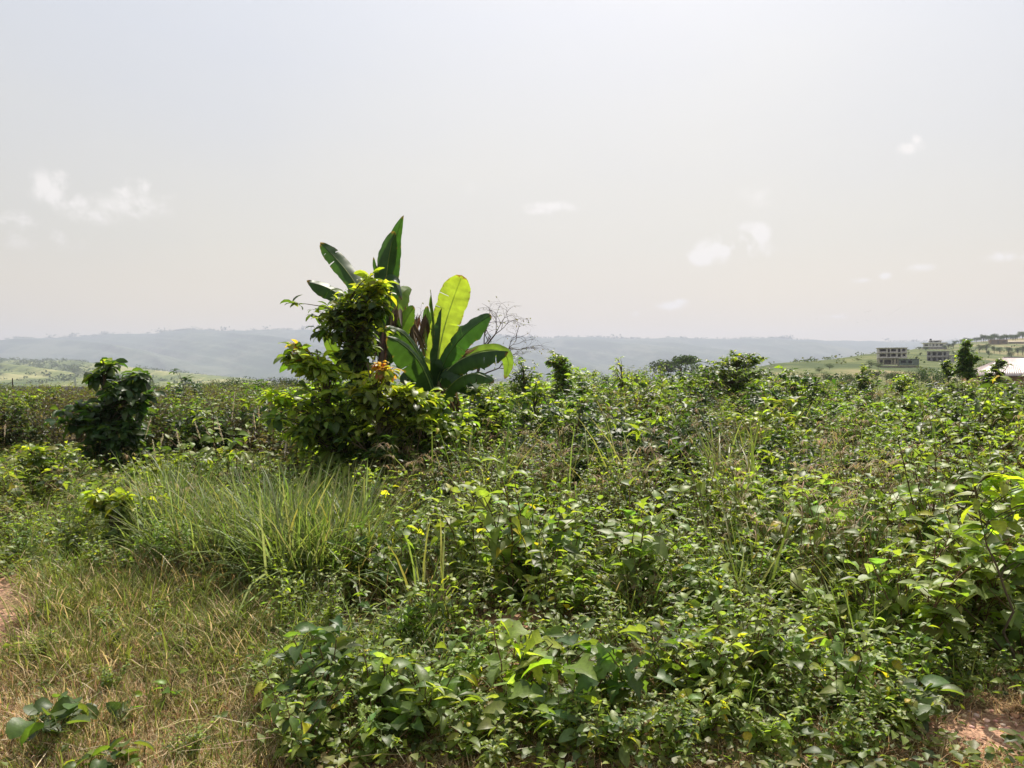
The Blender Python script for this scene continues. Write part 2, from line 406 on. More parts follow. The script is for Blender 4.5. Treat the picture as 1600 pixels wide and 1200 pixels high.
def merge(name, protos, places, mat, label, cat):
    """stuff: places = (proto index, x, y, z, rot, scale, tint)"""
    out = Geo(); arr = [p.arrays() for p in protos]
    for (i, x, y, z, r, s, tn) in places:
        V, T, C = arr[int(i)]
        c, sn = math.cos(r) * s, math.sin(r) * s
        lx, ly = rng.normal(0, .08, 2)
        W = np.stack([V[:, 0] * c - V[:, 1] * sn + V[:, 2] * s * lx + x, V[:, 0] * sn + V[:, 1] * c + V[:, 2] * s * ly + y, V[:, 2] * s + z], -1)
        out.add(W, T, C * tn)
    o = out.build(name, mat); tag(o, label, cat, None, 'stuff'); return o

def whorl_sapling(name, label, loc, crowns, trunk_r, nleafy=9, ll=.2, aspect=.23, pal=(DARK, MID), w=None, droop=(.7, 1.5), seed=0,
                  young_top=.5, orange=0, tips=40, trunk_top=None, bs=(.15, .5), group=None, cat='sapling', tplx=None, hang=.15, keep_lod=True):
    """young broad-leaved tree: trunk, boughs to points through each crown ellipsoid, a whorl of drooping leaves on each tip"""
    root = thing(name, label, cat, loc, 0, group)
    gt, gb, gl = Geo(), Geo(), Geo()
    zt = trunk_top or max(c[2] + c[5] * .5 for c in crowns)
    lean = np.array(crowns[0][:2])
    t = np.linspace(0, 1, 10)[:, None]
    tp = np.c_[lean[0] * t ** 1.3, lean[1] * t ** 1.3, t * zt]
    tp[1:-1, :2] += rng.normal(0, .015, (8, 2))
    gt.tube(np.r_[[tp[0] - [0, 0, .15]], tp], np.linspace(trunk_r * 1.15, trunk_r * .3, 11), (.11, .085, .06), 8)
    for (cx, cy, cz, rx, ry, rz, yf, of) in crowns:
        n = int(tips * max(.5, 2.0 * rx * rz / .18))
        nc = max(3, n // 6); qc = unit(rng.normal(0, 1, (nc, 3))) * (rng.random((nc, 1)) ** .4)
        q = qc[rng.integers(0, nc, n)] * rng.uniform(.75, 1.2, (n, 1)) + rng.normal(0, .24, (n, 3))
        q = q * (1 + .12 * np.sin(q[:, :1] * 5 + cx * 9) * np.cos(q[:, 2:] * 4 + cz * 7))
        Q = np.array([cx, cy, cz]) + q * np.array([rx, ry, rz])
        for k in range(n):
            s0 = rng.uniform(.35, .8) if False else np.clip((Q[k, 2] - rng.uniform(*bs)) / zt, .12, .96)
            p0 = np.array([np.interp(s0, t[:, 0], tp[:, m]) for m in range(3)])
            tt = np.linspace(0, 1, 5)[:, None]
            bow = p0 + (Q[k] - p0) * tt; bow[:, 2] += np.sin(tt[:, 0] * math.pi) * .05
            gb.tube(bow, np.linspace(min(.009, trunk_r * .45), .0025, 5), (.10, .09, .05), 4)
            m = rng.integers(nleafy - 3, nleafy + 3)
            a = rng.uniform(0, 6.28) + np.arange(m) * 2.4
            D = unit(np.stack([np.cos(a), np.sin(a), rng.normal(.25, .4, m)], -1) + .35 * unit(q[k]))
            P = Q[k] - unit(Q[k] - p0) * (rng.random((m, 1)) * ll * .7) + D * .015
            L = ll * rng.uniform(.4, 1.2, m)
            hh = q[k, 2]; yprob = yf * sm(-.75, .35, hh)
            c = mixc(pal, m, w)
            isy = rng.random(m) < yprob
            c[isy] = mixc([YG, LITE, LITE, (.29, .35, .05)], isy.sum(), None, .12)  # young yellow-green leaves towards the crown top, sunlit glow added into their colour
            if hh > (.6 if of < .5 else -.2) and rng.random() < of: 
                c = mixc([(.42, .2, .07), (.40, .29, .07), (.36, .22, .10), YG], m)
                L = L * .7
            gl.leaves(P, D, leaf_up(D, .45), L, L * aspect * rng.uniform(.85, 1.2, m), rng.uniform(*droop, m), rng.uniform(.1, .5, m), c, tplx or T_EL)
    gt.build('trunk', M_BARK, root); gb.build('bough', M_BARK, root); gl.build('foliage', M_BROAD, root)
    return root

# ---------------------------------------------------------------- banana plants
def banana_leaf(g, gm, pts, W, nrm, fold=(.25, .25), wl=1.0, wr=1.0, col=MID, tears=(), tipb=.25, broad=.5, curl=.3, N=66, midr=.014, midcol=(.22, .28, .09), cut=None):
    pts = np.asarray(pts, float)
    s = np.r_[0, np.cumsum(np.linalg.norm(np.diff(pts, axis=0), axis=1))]; Ltot = s[-1]; s = s / Ltot
    t = np.sort(np.r_[np.linspace(0, 1, N), [q_ for (sd, tt, dp) in tears for q_ in (tt + .0005, tt + .006)]]); N = len(t)
    co = [np.polyfit(s, pts[:, k], min(3, len(pts) - 1)) for k in range(3)]
    Cn = np.stack([np.polyval(c, t) for c in co], -1)
    T = unit(np.gradient(Cn, axis=0)); nrm = unit(np.array(nrm, float))
    Nn = unit(nrm - T * (T @ nrm)[:, None]); S = np.cross(T, Nn)
    prof = np.clip((t / .16), 0, 1) ** .6 * np.clip((1 - t) / tipb, 0, 1) ** broad
    prof = prof * (1 - .12 * np.cos(t * 3.1))
    ripple = fbm(t * 22, int(abs(pts[0, 0] * 977)) % 999, 4)
    K = 7; u = np.linspace(0, 1, K)
    vcol = np.array(col) * np.exp(np.repeat(rng.normal(0, .05, N // 2 + 1), 2)[:N])[:, None]
    for side, f0, wf in ((-1, fold[0], wl), (1, fold[1], wr)):
        ang = f0 + curl * u[None, :] ** 2 * (1 + .25 * ripple[:, None])
        wid = (W * wf * prof * (1 + .03 * fbm(t * 40, 5 + side, 3)))[:, None] * u[None]
        seg = np.diff(wid, axis=1, prepend=0)
        lat = np.cumsum(seg * np.cos(ang), axis=1); dep = np.cumsum(seg * np.sin(ang), axis=1)
        V = Cn[:, None] + side * lat[..., None] * S[:, None] - dep[..., None] * Nn[:, None]
        V += (T[:, None] * (.10 * wid[..., None]))                          # veins sweep towards the tip
        V += Nn[:, None] * (.012 * ripple[:, None] * u[None] ** 1.5)[..., None]
        # torn strips sag away from one another
        tset = sorted(int(np.searchsorted(t, tt + .003)) - 1 for (sd, tt, dp) in tears if sd == side)
        for q, kk in enumerate(tset):
            V[kk + 1:] += (Nn[kk + 1:, None] * (-.02 if q % 2 else .022) * (u[None] ** 2)[..., None]) 
        Cc = np.repeat(vcol[:, None], K, axis=1).copy()
        edge_b = (u[None] > .9) & (rng.random((N, 1)) < .12) | ((t[:, None] > .97) & (u[None] > .3))
        Cc[edge_b] = (.16, .10, .035)
        tri = []
        depth = {int(np.searchsorted(t, tt + .003)) - 1: dp for (sd, tt, dp) in tears if sd == side}
        for i in range(N - 1):
            for j in range(K - 1):
                if i in depth and u[j] >= depth[i] - 1e-6: continue
                a = i * K + j
                q = (a, a + 1, a + K + 1, a + K)
                tri += [(q[0], q[1], q[2]), (q[0], q[2], q[3])]
        g.add(V.reshape(-1, 3), tri, Cc.reshape(-1, 3))
    gm.tube(Cn - Nn * 0.004, midr * (1 - .78 * t), midcol, 6)
    return Cn

def banana(label, loc, leaves_, stem_pts, stem_r, extra_dry=()):
    root = thing('banana_plant', label, 'banana plant', loc, 0, 'banana plants behind the young trees')
    loc = np.array(loc)
    gs = Geo(); P = np.array(stem_pts) - loc
    t = np.linspace(0, 1, 14); s = np.linspace(0, 1, len(P))
    P = np.stack([np.interp(t, s, P[:, k]) for k in range(3)], -1)
    gs.tube(P, stem_r * (1 - .45 * t) * (1 + .03 * np.sin(t * 23)), (.085, .10, .035), 12)
    for k in range(6):                                   # overlapping sheath edges
        a = k * 1.05 + .3
        q = P[1:-1] + np.stack([np.cos(a + t[1:-1] * .8), np.sin(a + t[1:-1] * .8), t[1:-1] * 0], -1) * (stem_r * (1 - .45 * t[1:-1]))[:, None]
        gs.tube(q, .008, (.12, .10, .045) if k % 2 else (.09, .06, .035), 4)
    gs.build('pseudostem', M_BARK, root)
    for d in leaves_:
        g, gm = Geo(), Geo(); d = dict(d); pts = np.array([p for p in d.pop('p')]) - loc
        banana_leaf(g, gm, pts, **d)
        lf = g.build('leaf', M_BAN, root)
        gm.build('midrib', M_BAN, lf)
    for (p0, p1) in extra_dry:                           # hanging dead leaves along the stem
        g = Geo(); n = 16
        p0 = np.array(p0) - loc; p1 = np.array(p1) - loc
        b = p0 + rng.normal(0, .05, (n, 3))
        D = unit(np.tile(p1 - p0, (n, 1)) + rng.normal(0, .12, (n, 3)))
        g.leaves(b, D, leaf_up(D, 1.2), np.linalg.norm(p1 - p0) * rng.uniform(.6, 1.1, n), rng.uniform(.02, .05, n), rng.uniform(-.5, .6, n), rng.uniform(.3, 1.0, n), mixc([BRN, (.20, .14, .08), (.10, .07, .05)], n), T_BL)
        lf = g.build('dead_leaf', M_DRY, root)
    return root

def A(px, py, d): return at(px, py, d)
BD = 12.0
b1 = at(606, 755, 12.4); b1[2] = gz(b1[0], b1[1])
G1, G2, G3 = (.030, .070, .022), (.040, .085, .022), (.11, .19, .035)
banana('taller banana plant with upright pointed leaves rising behind the tree with the dark round crown', b1, [
    dict(p=[A(604, 560, 12.4), A(606, 470, 12.35), A(614, 395, 12.3), A(631, 337, 12.15)], W=.2, nrm=(-.1, -1, .2), fold=(.15, .5), wl=1.15, wr=.8, col=G1, tipb=.38, broad=.75, curl=.3, tears=((-1, .7, .6), (-1, .55, .7))),
    dict(p=[A(600, 560, 12.3), A(601, 480, 12.2), A(606, 415, 12.1), A(617, 362, 12.0)], W=.22, nrm=(-.35, -1, .2), fold=(.2, .6), wl=1.15, wr=.5, col=G1, tipb=.2, broad=.5, curl=.35),
    dict(p=[A(598, 545, 12.4), A(570, 468, 12.6), A(535, 415, 12.9), A(501, 380, 13.1)], W=.165, nrm=(.3, -1, .2), fold=(.35, .3), wl=.95, wr=.95, col=G1, tipb=.16, broad=.5, tears=((-1, .8, .3), (1, .86, .4), (-1, .9, .5))),
    dict(p=[A(597, 560, 12.2), A(565, 500, 12.0), A(525, 457, 11.8), A(480, 441, 11.7)], W=.17, nrm=(.1, -.8, .6), fold=(.5, .5), col=G1, tipb=.16, broad=.5, tears=((1, .8, .3), (-1, .7, .5))),
    dict(p=[A(595, 570, 12.2), A(590, 500, 12.2), A(586, 440, 12.2), A(584, 402, 12.2)], W=.09, nrm=(-.6, -1, 0), fold=(.5, .5), col=G2, tipb=.35),
    dict(p=[A(600, 600, 12.0), A(560, 590, 11.8), A(525, 555, 11.6), A(503, 500, 11.6)], W=.105, nrm=(-.2, -1, .3), fold=(.1, .25), col=G3, tipb=.35, broad=.7),
    dict(p=[A(600, 600, 12.3), A(565, 565, 12.1), A(535, 548, 12.0), A(512, 550, 11.8)], W=.18, nrm=(.2, -.6, .8), fold=(.5, .6), col=G1),
    dict(p=[A(606, 560, 12.5), A(618, 490, 12.7), A(632, 455, 12.9), A(644, 452, 13.1)], W=.2, nrm=(.3, -1, .4), fold=(.1, .2), col=G3, tipb=.4, broad=.6),
    dict(p=[A(604, 560, 12.2), A(604, 480, 12.0), A(612, 440, 11.9), A(628, 470, 11.7)], W=.13, nrm=(.5, -1, .5), fold=(.5, .7), col=G1, tipb=.3),
    dict(p=[A(602, 560, 12.5), A(588, 500, 12.8), A(570, 455, 13.0), A(556, 425, 13.2)], W=.11, nrm=(-.2, -1, .2), fold=(.3, .5), col=G2, tipb=.25, broad=.5, tears=((-1, .6, .3), (1, .7, .4))),
    dict(p=[A(606, 570, 12.3), A(622, 528, 12.2), A(637, 495, 12.1), A(647, 480, 12.0)], W=.19, nrm=(-.5, -1, .15), fold=(.2, .4), wl=1.0, wr=.7, col=G2, tipb=.3, broad=.5),
], [b1 - [0, 0, .1], A(603, 680, 12.4), A(602, 600, 12.35), A(604, 555, 12.35)], .11, [(A(622, 480, 12.4), A(612, 535, 12.1)), (A(640, 490, 12.5), A(660, 560, 12.3)), (A(598, 520, 12.1), A(590, 600, 11.9))])

b2 = at(716, 745, 12.6); b2[2] = gz(b2[0], b2[1])
banana('shorter banana plant with a bright translucent broad leaf standing up among arching dark leaves', b2, [
    dict(p=[A(683, 600, 12.2), A(688, 540, 12.3), A(704, 480, 12.4), A(722, 431, 12.45)], W=.225, nrm=(.1, -1, .12), fold=(.05, .1), wl=1.0, wr=1.02, col=(.27, .36, .06), tipb=.16, broad=.45, curl=.15, tears=((-1, .78, .3), (-1, .66, .6), (1, .55, .8), (-1, .45, .8)), midcol=(.30, .38, .12)),
    dict(p=[A(682, 600, 12.0), A(700, 555, 11.8), A(734, 515, 11.6), A(768, 492, 11.5)], W=.2, nrm=(-.35, -1, .45), fold=(.25, .3), wl=.92, wr=1.0, col=G1, tipb=.25, broad=.5, tears=((-1, .45, .2), (-1, .62, .15), (1, .5, .1)), midcol=(.10, .17, .05)),
    dict(p=[A(684, 610, 12.0), A(708, 570, 11.6), A(745, 552, 11.3), A(794, 549, 11.0)], W=.235, nrm=(.05, -.75, .85), fold=(.95, .55), wl=.55, wr=1.0, col=G1, tipb=.2, broad=.5, curl=.5, tears=((1, .75, .3), (1, .88, .3)), midcol=(.35, .42, .22)),
    dict(p=[A(690, 600, 12.6), A(735, 555, 13.0), A(778, 545, 13.2), A(793, 560, 13.3), A(788, 592, 13.2)], W=.11, nrm=(.2, -1, .1), fold=(.1, .2), col=(.17, .28, .05), tipb=.2, broad=.5),
    dict(p=[A(682, 615, 12.0), A(700, 575, 11.8), A(722, 585, 11.5), A(752, 615, 11.3)], W=.22, nrm=(.6, -.8, .5), fold=(.4, .6), col=G1, tears=((1, .5, .2), (1, .7, .2), (-1, .6, .2))),
    dict(p=[A(680, 610, 11.9), A(655, 555, 11.6), A(628, 520, 11.4), A(602, 511, 11.2)], W=.23, nrm=(.25, -.9, .5), fold=(.5, .35), wl=1.0, wr=.35, col=G1, tipb=.22, broad=.5, tears=((-1, .5, .5),), midcol=(.22, .3, .12)),
    dict(p=[A(682, 640, 11.7), A(668, 590, 11.4), A(638, 545, 11.1), A(604, 525, 10.9)], W=.27, nrm=(.4, -.9, .3), fold=(.3, .4), wl=1.05, wr=.3, col=G1, tipb=.3, broad=.5, tears=((-1, .6, .4), (-1, .35, .5)), midcol=(.30, .38, .18)),
    dict(p=[A(670, 620, 12.2), A(679, 560, 12.1), A(678, 500, 12.0), A(673, 453, 11.9)], W=.045, nrm=(.9, -.6, 0), fold=(1.0, 1.1), col=(.07, .13, .03), tipb=.2, midr=.022, midcol=(.19, .27, .09)),
    dict(p=[A(676, 610, 12.5), A(671, 560, 12.6), A(669, 515, 12.7), A(668, 478, 12.7)], W=.17, nrm=(-.3, -1, .1), fold=(.3, .7), wl=1.0, wr=.5, col=(.036, .075, .03), tipb=.3, tears=((-1, .5, .15), (-1, .55, .2), (-1, .72, .3), (-1, .4, .2))),
    dict(p=[A(678, 625, 12.0), A(684, 560, 12.0), A(688, 520, 12.0), A(690, 482, 12.1)], W=.12, nrm=(.9, -.6, 0), fold=(.6, .8), col=G1, tipb=.5),
    dict(p=[A(676, 650, 11.9), A(660, 610, 11.8), A(645, 590, 11.8), A(630, 600, 11.7)], W=.22, nrm=(.1, -.9, .3), fold=(.5, .5), col=G1),
    dict(p=[A(684, 620, 12.4), A(698, 560, 12.7), A(716, 525, 12.9), A(742, 512, 13.1)], W=.15, nrm=(.2, -1, .2), fold=(.3, .4), col=(.07, .14, .03), tipb=.25, broad=.5, tears=((-1, .6, .3), (1, .75, .3), (1, .5, .4))),
    dict(p=[A(686, 640, 11.7), A(706, 600, 11.3), A(738, 584, 11.0), A(772, 598, 10.8)], W=.15, nrm=(.1, -.8, .6), fold=(.6, .5), col=G2, tipb=.25, broad=.5, tears=((1, .6, .3), (1, .8, .4), (-1, .7, .3))),
    dict(p=[A(674, 640, 12.1), A(656, 585, 12.0), A(640, 560, 12.0), A(618, 556, 11.9)], W=.13, nrm=(.2, -1, .2), fold=(.4, .5), col=G2, tipb=.25, broad=.5, tears=((1, .6, .3),)),
], [b2 - [0, 0, .1], A(712, 700, 12.5), A(695, 640, 12.3), A(682, 600, 12.15), A(680, 570, 12.1)], .10, [(A(716, 560, 12.3), A(740, 542, 12.5)), (A(705, 600, 12.3), A(722, 665, 12.4)), (A(690, 600, 11.9), A(700, 680, 11.8)), (A(664, 500, 12.7), A(655, 560, 12.6))])

# ---------------------------------------------------------------- bare tree behind the bananas
def bare_tree(label, base, limbs, seed=4):
    r_ = np.random.default_rng(seed)
    root = thing('bare_tree', label, 'tree', base)
    gt, gl = Geo(), Geo(); base = np.array(base); cur = [None]
    LP, LD = [], []
    def grow(p, d, L, rad, lev, g):
        n = 6; pts = [p]; q = p.copy(); dd_ = d.copy()
        for k in range(n - 1):
            dd_ = unit(dd_ + r_.normal(0, .16, 3) * np.array([1, 1, .8]) + np.array([0, 0, -.03 if lev < 4 else -.06]))
            q = q + dd_ * L / (n - 1); pts.append(q.copy())
        pts = np.array(pts)
        g.tube(pts, np.linspace(rad, rad * .5, n), (.085, .065, .05), 6 if lev < 2 else 3)
        if lev >= 5: 
            LP.append(pts[-1]); LD.append(dd_); return
        for k in range(3 if lev < 4 else 2):
            i = r_.integers(2, n); ax = unit(r_.normal(0, 1, 3)); ax[2] *= .45
            nd = unit(dd_ * .8 + ax * .8)
            grow(pts[i if k else n - 1], nd, L * r_.uniform(.6, .85), rad * (.62 if k else .55), lev + 1, g)
    tb0 = np.array(limbs[0][0]) - base
    gt.tube(np.array([[0, 0, -.1], tb0 * .5 + [.03, 0, 0], tb0]), [.07, .055, .045], (.085, .065, .05), 8)
    for (p0, p1, L, rad) in limbs:
        gb = Geo(); cur[0] = gb
        p0 = np.array(p0) - base; p1 = np.array(p1) - base
        gb.tube(np.array([p0, (p0 + p1) / 2 + [0.02, .02, .03], p1]), [rad * 1.2, rad, rad * .8], (.085, .065, .05), 6)
        for k in range(3):
            d = unit(unit(p1 - p0) + r_.normal(0, .45, 3)); grow(p1, d, L, rad * .62, 2, gb)
        gb.build('branch', M_BARK, root)
    LP, LD = np.array(LP), np.array(LD); sel = r_.random(len(LP)) < .45
    P, D = LP[sel], unit(LD[sel] + r_.normal(0, .5, LD[sel].shape))
    gl.leaves(P, D, leaf_up(D, .8), .07, .02, .6, .3, mixc([(.12, .11, .05), (.10, .12, .04)], len(P)), T_LO)
    gt.build('trunk', M_BARK, root); gl.build('foliage', M_LEAF, root)
    return root
tbase = at(732, 700, 21); tbase[2] = gz(tbase[0], tbase[1])
bare_tree('nearly leafless tree with fine spreading twigs behind the shorter banana plant', tbase, [
    (A(738, 610, 21), A(756, 545, 21), .5, .04), (A(756, 545, 21), A(774, 522, 21.3), .52, .022), (A(742, 592, 21), A(780, 575, 21.3), .6, .022),
    (A(738, 610, 21), A(684, 530, 21.4), .5, .028), (A(738, 610, 21), A(716, 556, 20.6), .45, .022), (A(755, 552, 21), A(795, 545, 21.2), .6, .02)])

# ---------------------------------------------------------------- saplings
def gl_(px, d): 
    x = (px - 800) / FPX * d; return (x, d, float(gz(x, d)))
def crown(px, py, w, h, base, d, yf=.3, of=0., dep=None, dy=0.):
    """ellipsoid local to a base, sized from its extent at distance d"""
    c = at(px, py, d + dy) - np.array(base); k = d / FPX
    return (c[0], c[1], c[2], w * k / 2, (dep or w) * k / 2, h * k / 2, yf, of)
d0 = 9.6
bA = gl_(585, d0)
whorl_sapling('broadleaf_sapling', 'tallest young tree with a dark round crown in front of the taller banana plant', bA,
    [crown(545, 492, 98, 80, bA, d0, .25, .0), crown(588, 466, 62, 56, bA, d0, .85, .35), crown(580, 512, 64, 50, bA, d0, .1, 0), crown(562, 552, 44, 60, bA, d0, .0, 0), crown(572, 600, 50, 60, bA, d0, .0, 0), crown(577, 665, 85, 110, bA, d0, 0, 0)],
    .028, ll=.175, pal=(DARK, MID, (.04, .08, .02)), tips=56, aspect=.2)
bB = gl_(545, 9.4)
whorl_sapling('broadleaf_sapling', 'yellow-green young tree with orange new shoots, reaching farthest from the banana plants', bB,
    [crown(495, 582, 96, 70, bB, 9.3, 1.0, .1), crown(462, 554, 26, 34, bB, 9.3, .8, .8), crown(444, 636, 66, 50, bB, 9.2, 1.0, .05), crown(500, 640, 100, 80, bB, 9.4, .45, 0), crown(450, 672, 50, 40, bB, 9.2, .6, 0), crown(530, 700, 100, 90, bB, 9.4, .1, 0), crown(555, 750, 90, 60, bB, 9.4, 0, 0)],
    .024, ll=.18, pal=(MID, LITE, LITE, DARK), tips=36, aspect=.23)
bC = gl_(612, 9.1)
whorl_sapling('broadleaf_sapling', 'bushy young tree with pale green leaves and an orange tuft, between its two neighbours', bC,
    [crown(574, 602, 96, 60, bC, 9.0, 1.0, .1), crown(604, 574, 48, 30, bC, 8.9, .6, .9), crown(632, 612, 44, 36, bC, 9.0, 1.0, 0), crown(600, 655, 112, 80, bC, 9.1, .4, 0), crown(590, 715, 110, 80, bC, 9.2, .1, 0), crown(570, 765, 80, 50, bC, 9.1, 0, 0)],
    .024, ll=.17, pal=(MID, LITE, LITE, DARK), tips=33, aspect=.24)
bD = gl_(668, 9.5)
whorl_sapling('broadleaf_sapling', 'light green leafy young tree at the foot of the shorter banana plant', bD,
    [crown(664, 626, 96, 56, bD, 9.4, 1.0, 0), crown(702, 650, 60, 66, bD, 9.4, 1.0, 0), crown(672, 682, 115, 80, bD, 9.5, .3, 0), crown(655, 738, 110, 80, bD, 9.5, .05, 0)],
    .02, ll=.165, pal=(MID, LITE, LITE, DARK), tips=36, aspect=.25)
bE = gl_(172, 12.6)
whorl_sapling('broadleaf_sapling', 'dark round-leaved young tree standing alone on its thin trunk far from the banana plants', bE,
    [crown(160, 572, 40, 34, bE, 12.6, .15, .35), crown(172, 598, 50, 44, bE, 12.6, .1, 0), crown(224, 586, 44, 30, bE, 12.6, .15, .05), crown(205, 618, 84, 50, bE, 12.6, .03, 0), crown(112, 645, 60, 22, bE, 12.5, .05, .15), crown(150, 650, 60, 50, bE, 12.6, 0, 0), crown(180, 672, 105, 80, bE, 12.6, .0, 0), crown(190, 700, 90, 50, bE, 12.6, 0, 0)],
    .032, ll=.22, aspect=.25, pal=(DARK, (.025, .055, .016), (.035, .07, .02)), tips=27, trunk_top=2.0)
# bright sapling at the far right edge, close by
bF = gl_(1590, 4.3)
whorl_sapling('broadleaf_sapling', 'pale lime-green young tree cut by the edge of the view, its big leaves spread flat', bF,
    [crown(px_, py_, 14, 8, bF, 4.3 + dy_, yf_, 0, dep=20) for (px_, py_, dy_, yf_) in [(1520, 763, -.1, 1), (1552, 742, .05, 1), (1592, 748, -.1, 1), (1572, 772, .2, 1), (1622, 756, .1, 1), (1640, 790, -.1, 1), (1600, 800, .1, .5), (1560, 812, -.1, .4), (1590, 860, .1, .2), (1540, 850, .1, .2), (1630, 880, 0, .1)]], .008, ll=.155, aspect=.22,
    pal=(LITE, MID), droop=(.3, 1.2), tips=4, nleafy=8, trunk_top=1.12, bs=(.04, .2))
# mid distance young trees and shrubs: px, base d, crown list, label
for lab, px, d, cr, ll, tp in [
    ('small cone-shaped dark tree standing clear of the bush right of the bare tree', 877, 20, [(877, 584, 44, 52, .1), (876, 560, 34, 26, .15), (878, 612, 50, 46, 0)], .15, 48),
    ('round dark shrub half hidden by the hanging end of a banana leaf', 818, 19, [(818, 585, 46, 44, .1), (815, 612, 56, 40, .05)], .13, 30),
    ('large dark shrub with upright leafy shoots on the skyline left of the grassy slope', 1145, 22, [(1150, 562, 58, 34, .1), (1178, 575, 50, 30, .1), (1120, 580, 60, 40, .1), (1150, 605, 110, 50, .03)], .16, 34),
    ('light green climbing bush poking above the thicket right of the cone-shaped tree', 972, 21, [(972, 580, 36, 36, .7), (985, 600, 70, 36, .5)], .12, 26),
    ('bushy green shrub on the field edge beside the pole', 42, 19, [(42, 622, 52, 36, .7), (40, 650, 64, 40, .1)], .15, 30),
    ('small dark round-topped tree right of the pole', 87, 24, [(87, 607, 28, 26, .05), (84, 620, 30, 26, 0)], .13, 30),
    ('pale yellow-green shrub with dense foliage near the far edge of the bush', 1528, 9.5, [(1530, 650, 90, 50, .75), (1495, 680, 70, 50, .3), (1560, 690, 90, 60, .5), (1530, 720, 120, 60, .05)], .13, 40),
    ('two-lobed dark green sapling rising in front of the metal roof', 1512, 34, [(1509, 540, 14, 20, .1), (1508, 560, 24, 26, .1), (1522, 560, 16, 24, .1), (1511, 576, 34, 22, 0)], .22, 60),
    ('thin leafy sapling leaning by the low end of the metal roof', 1484, 36, [(1479, 566, 12, 14, .1), (1488, 578, 24, 20, .2)], .2, 50),
    ('shrub with outstretched shoots covering the corner of the metal roof', 1555, 35, [(1562, 566, 10, 10, .3), (1556, 578, 20, 14, .1), (1548, 590, 36, 20, .05)], .22, 55),
    ('bright bush with spreading leaves in the thicket below the two-storey shell', 1350, 26, [(1347, 580, 26, 16, .8), (1350, 592, 40, 22, .3)], .17, 30),
    ('pale green leafy shrub covering the foot of the shorter banana plant', 765, 11.2, [(770, 622, 70, 44, .6), (745, 640, 60, 50, .3), (800, 640, 60, 50, .4), (775, 670, 110, 50, .1)], .12, 34),
    ('green shrub under the hanging dark banana leaf', 722, 10.8, [(735, 660, 60, 50, .4), (710, 690, 70, 60, .1)], .13, 30),
    ('dense small-leaved shrub at the right hand side of the banana plants', 838, 13, [(835, 618, 60, 40, .5), (850, 645, 80, 46, .2), (820, 660, 70, 40, .1)], .11, 34),
    ('bright leafy bush rising below the green-netted annex', 1408, 24, [(1408, 598, 46, 24, .6), (1405, 614, 50, 24, .1)], .17, 30),
    ('knee-high bush with glossy green leaves in the grass under the lone dark tree', 70, 9.6, [(60, 712, 110, 46, .6), (72, 735, 90, 60, .2), (66, 760, 76, 40, .05)], .13, 34),
    ('yellow-leaved broad bush growing out of the long grass', 190, 6.9, [(170, 772, 50, 34, 1.0), (215, 778, 56, 36, .9), (188, 810, 100, 50, .4), (200, 850, 84, 50, .05)], .13, 34),
    ]:
    b = gl_(px, d)
    whorl_sapling('leafy_shrub', lab, b, [crown(c[0], c[1], c[2], c[3], b, d, c[4], 0) for c in cr], .02, ll=ll, pal=(DARK, MID, (.06, .11, .025)), tips=tp * .95, aspect=.24, nleafy=8, cat='shrub', tplx=T_OV if d > 14 else T_EL,
                  trunk_top=None)

# ---------------------------------------------------------------- big-leaved foreground plants
def leafy_plant(name, label, px, d, H, n, ll, asp, tpl, pal, w=None, spread=.6, droop=(.3, .9), rad=.12, cat='plant', up=.35, mat=None, group=None):
    b = gl_(px, d); root = thing(name, label, cat, b, 0, group)
    g, gs = Geo(), Geo()
    P, D = [], []
    ns = max(3, n // 5)
    for i in range(ns):
        a = rng.uniform(0, 6.28); o = rad * rng.uniform(.3, 1.3); h = H * rng.uniform(.55, 1.)
        t = np.linspace(0, 1, 6)
        q = np.stack([math.cos(a) * o * t ** 1.2, math.sin(a) * o * t ** 1.2, h * t], -1); q[1:] += rng.normal(0, .006, (5, 3))
        gs.tube(q, np.linspace(.005, .003, 6), mixc([GSTEM, STEM], 1)[0], 5)
        k = int(math.ceil(n / ns)); ts = np.linspace(.4, 1, k)
        for j, tt in enumerate(ts):
            c = np.array([np.interp(tt, t, q[:, m]) for m in range(3)]); a2 = a + j * 2.4 + rng.normal(0, .3)
            pet = c + np.array([math.cos(a2), math.sin(a2), .5]) * ll * rng.uniform(.3, .6)
            gs.tube(np.array([c, (c + pet) / 2 + [0, 0, .01], pet]), .0016, (.12, .15, .05), 3)
            P.append(pet); D.append([math.cos(a2), math.sin(a2), rng.normal(-.15 if tpl is T_LOBE else up * .6, .35)])
    P, D = np.array(P), unit(np.array(D)); m = len(P)
    L = ll * rng.uniform(.6, 1.15, m)
    g.leaves(P, D, leaf_up(D, .4), L, L * asp * rng.uniform(.85, 1.1, m), rng.uniform(*droop, m) * 1.3, rng.uniform(.15, .6, m), mixc(pal, m, w), tpl)
    gs.build('stem', M_BARK, root); g.build('foliage', mat or M_BROAD, root)
    return root
KUD = ((.07, .115, .035), (.10, .16, .045), (.06, .095, .03))
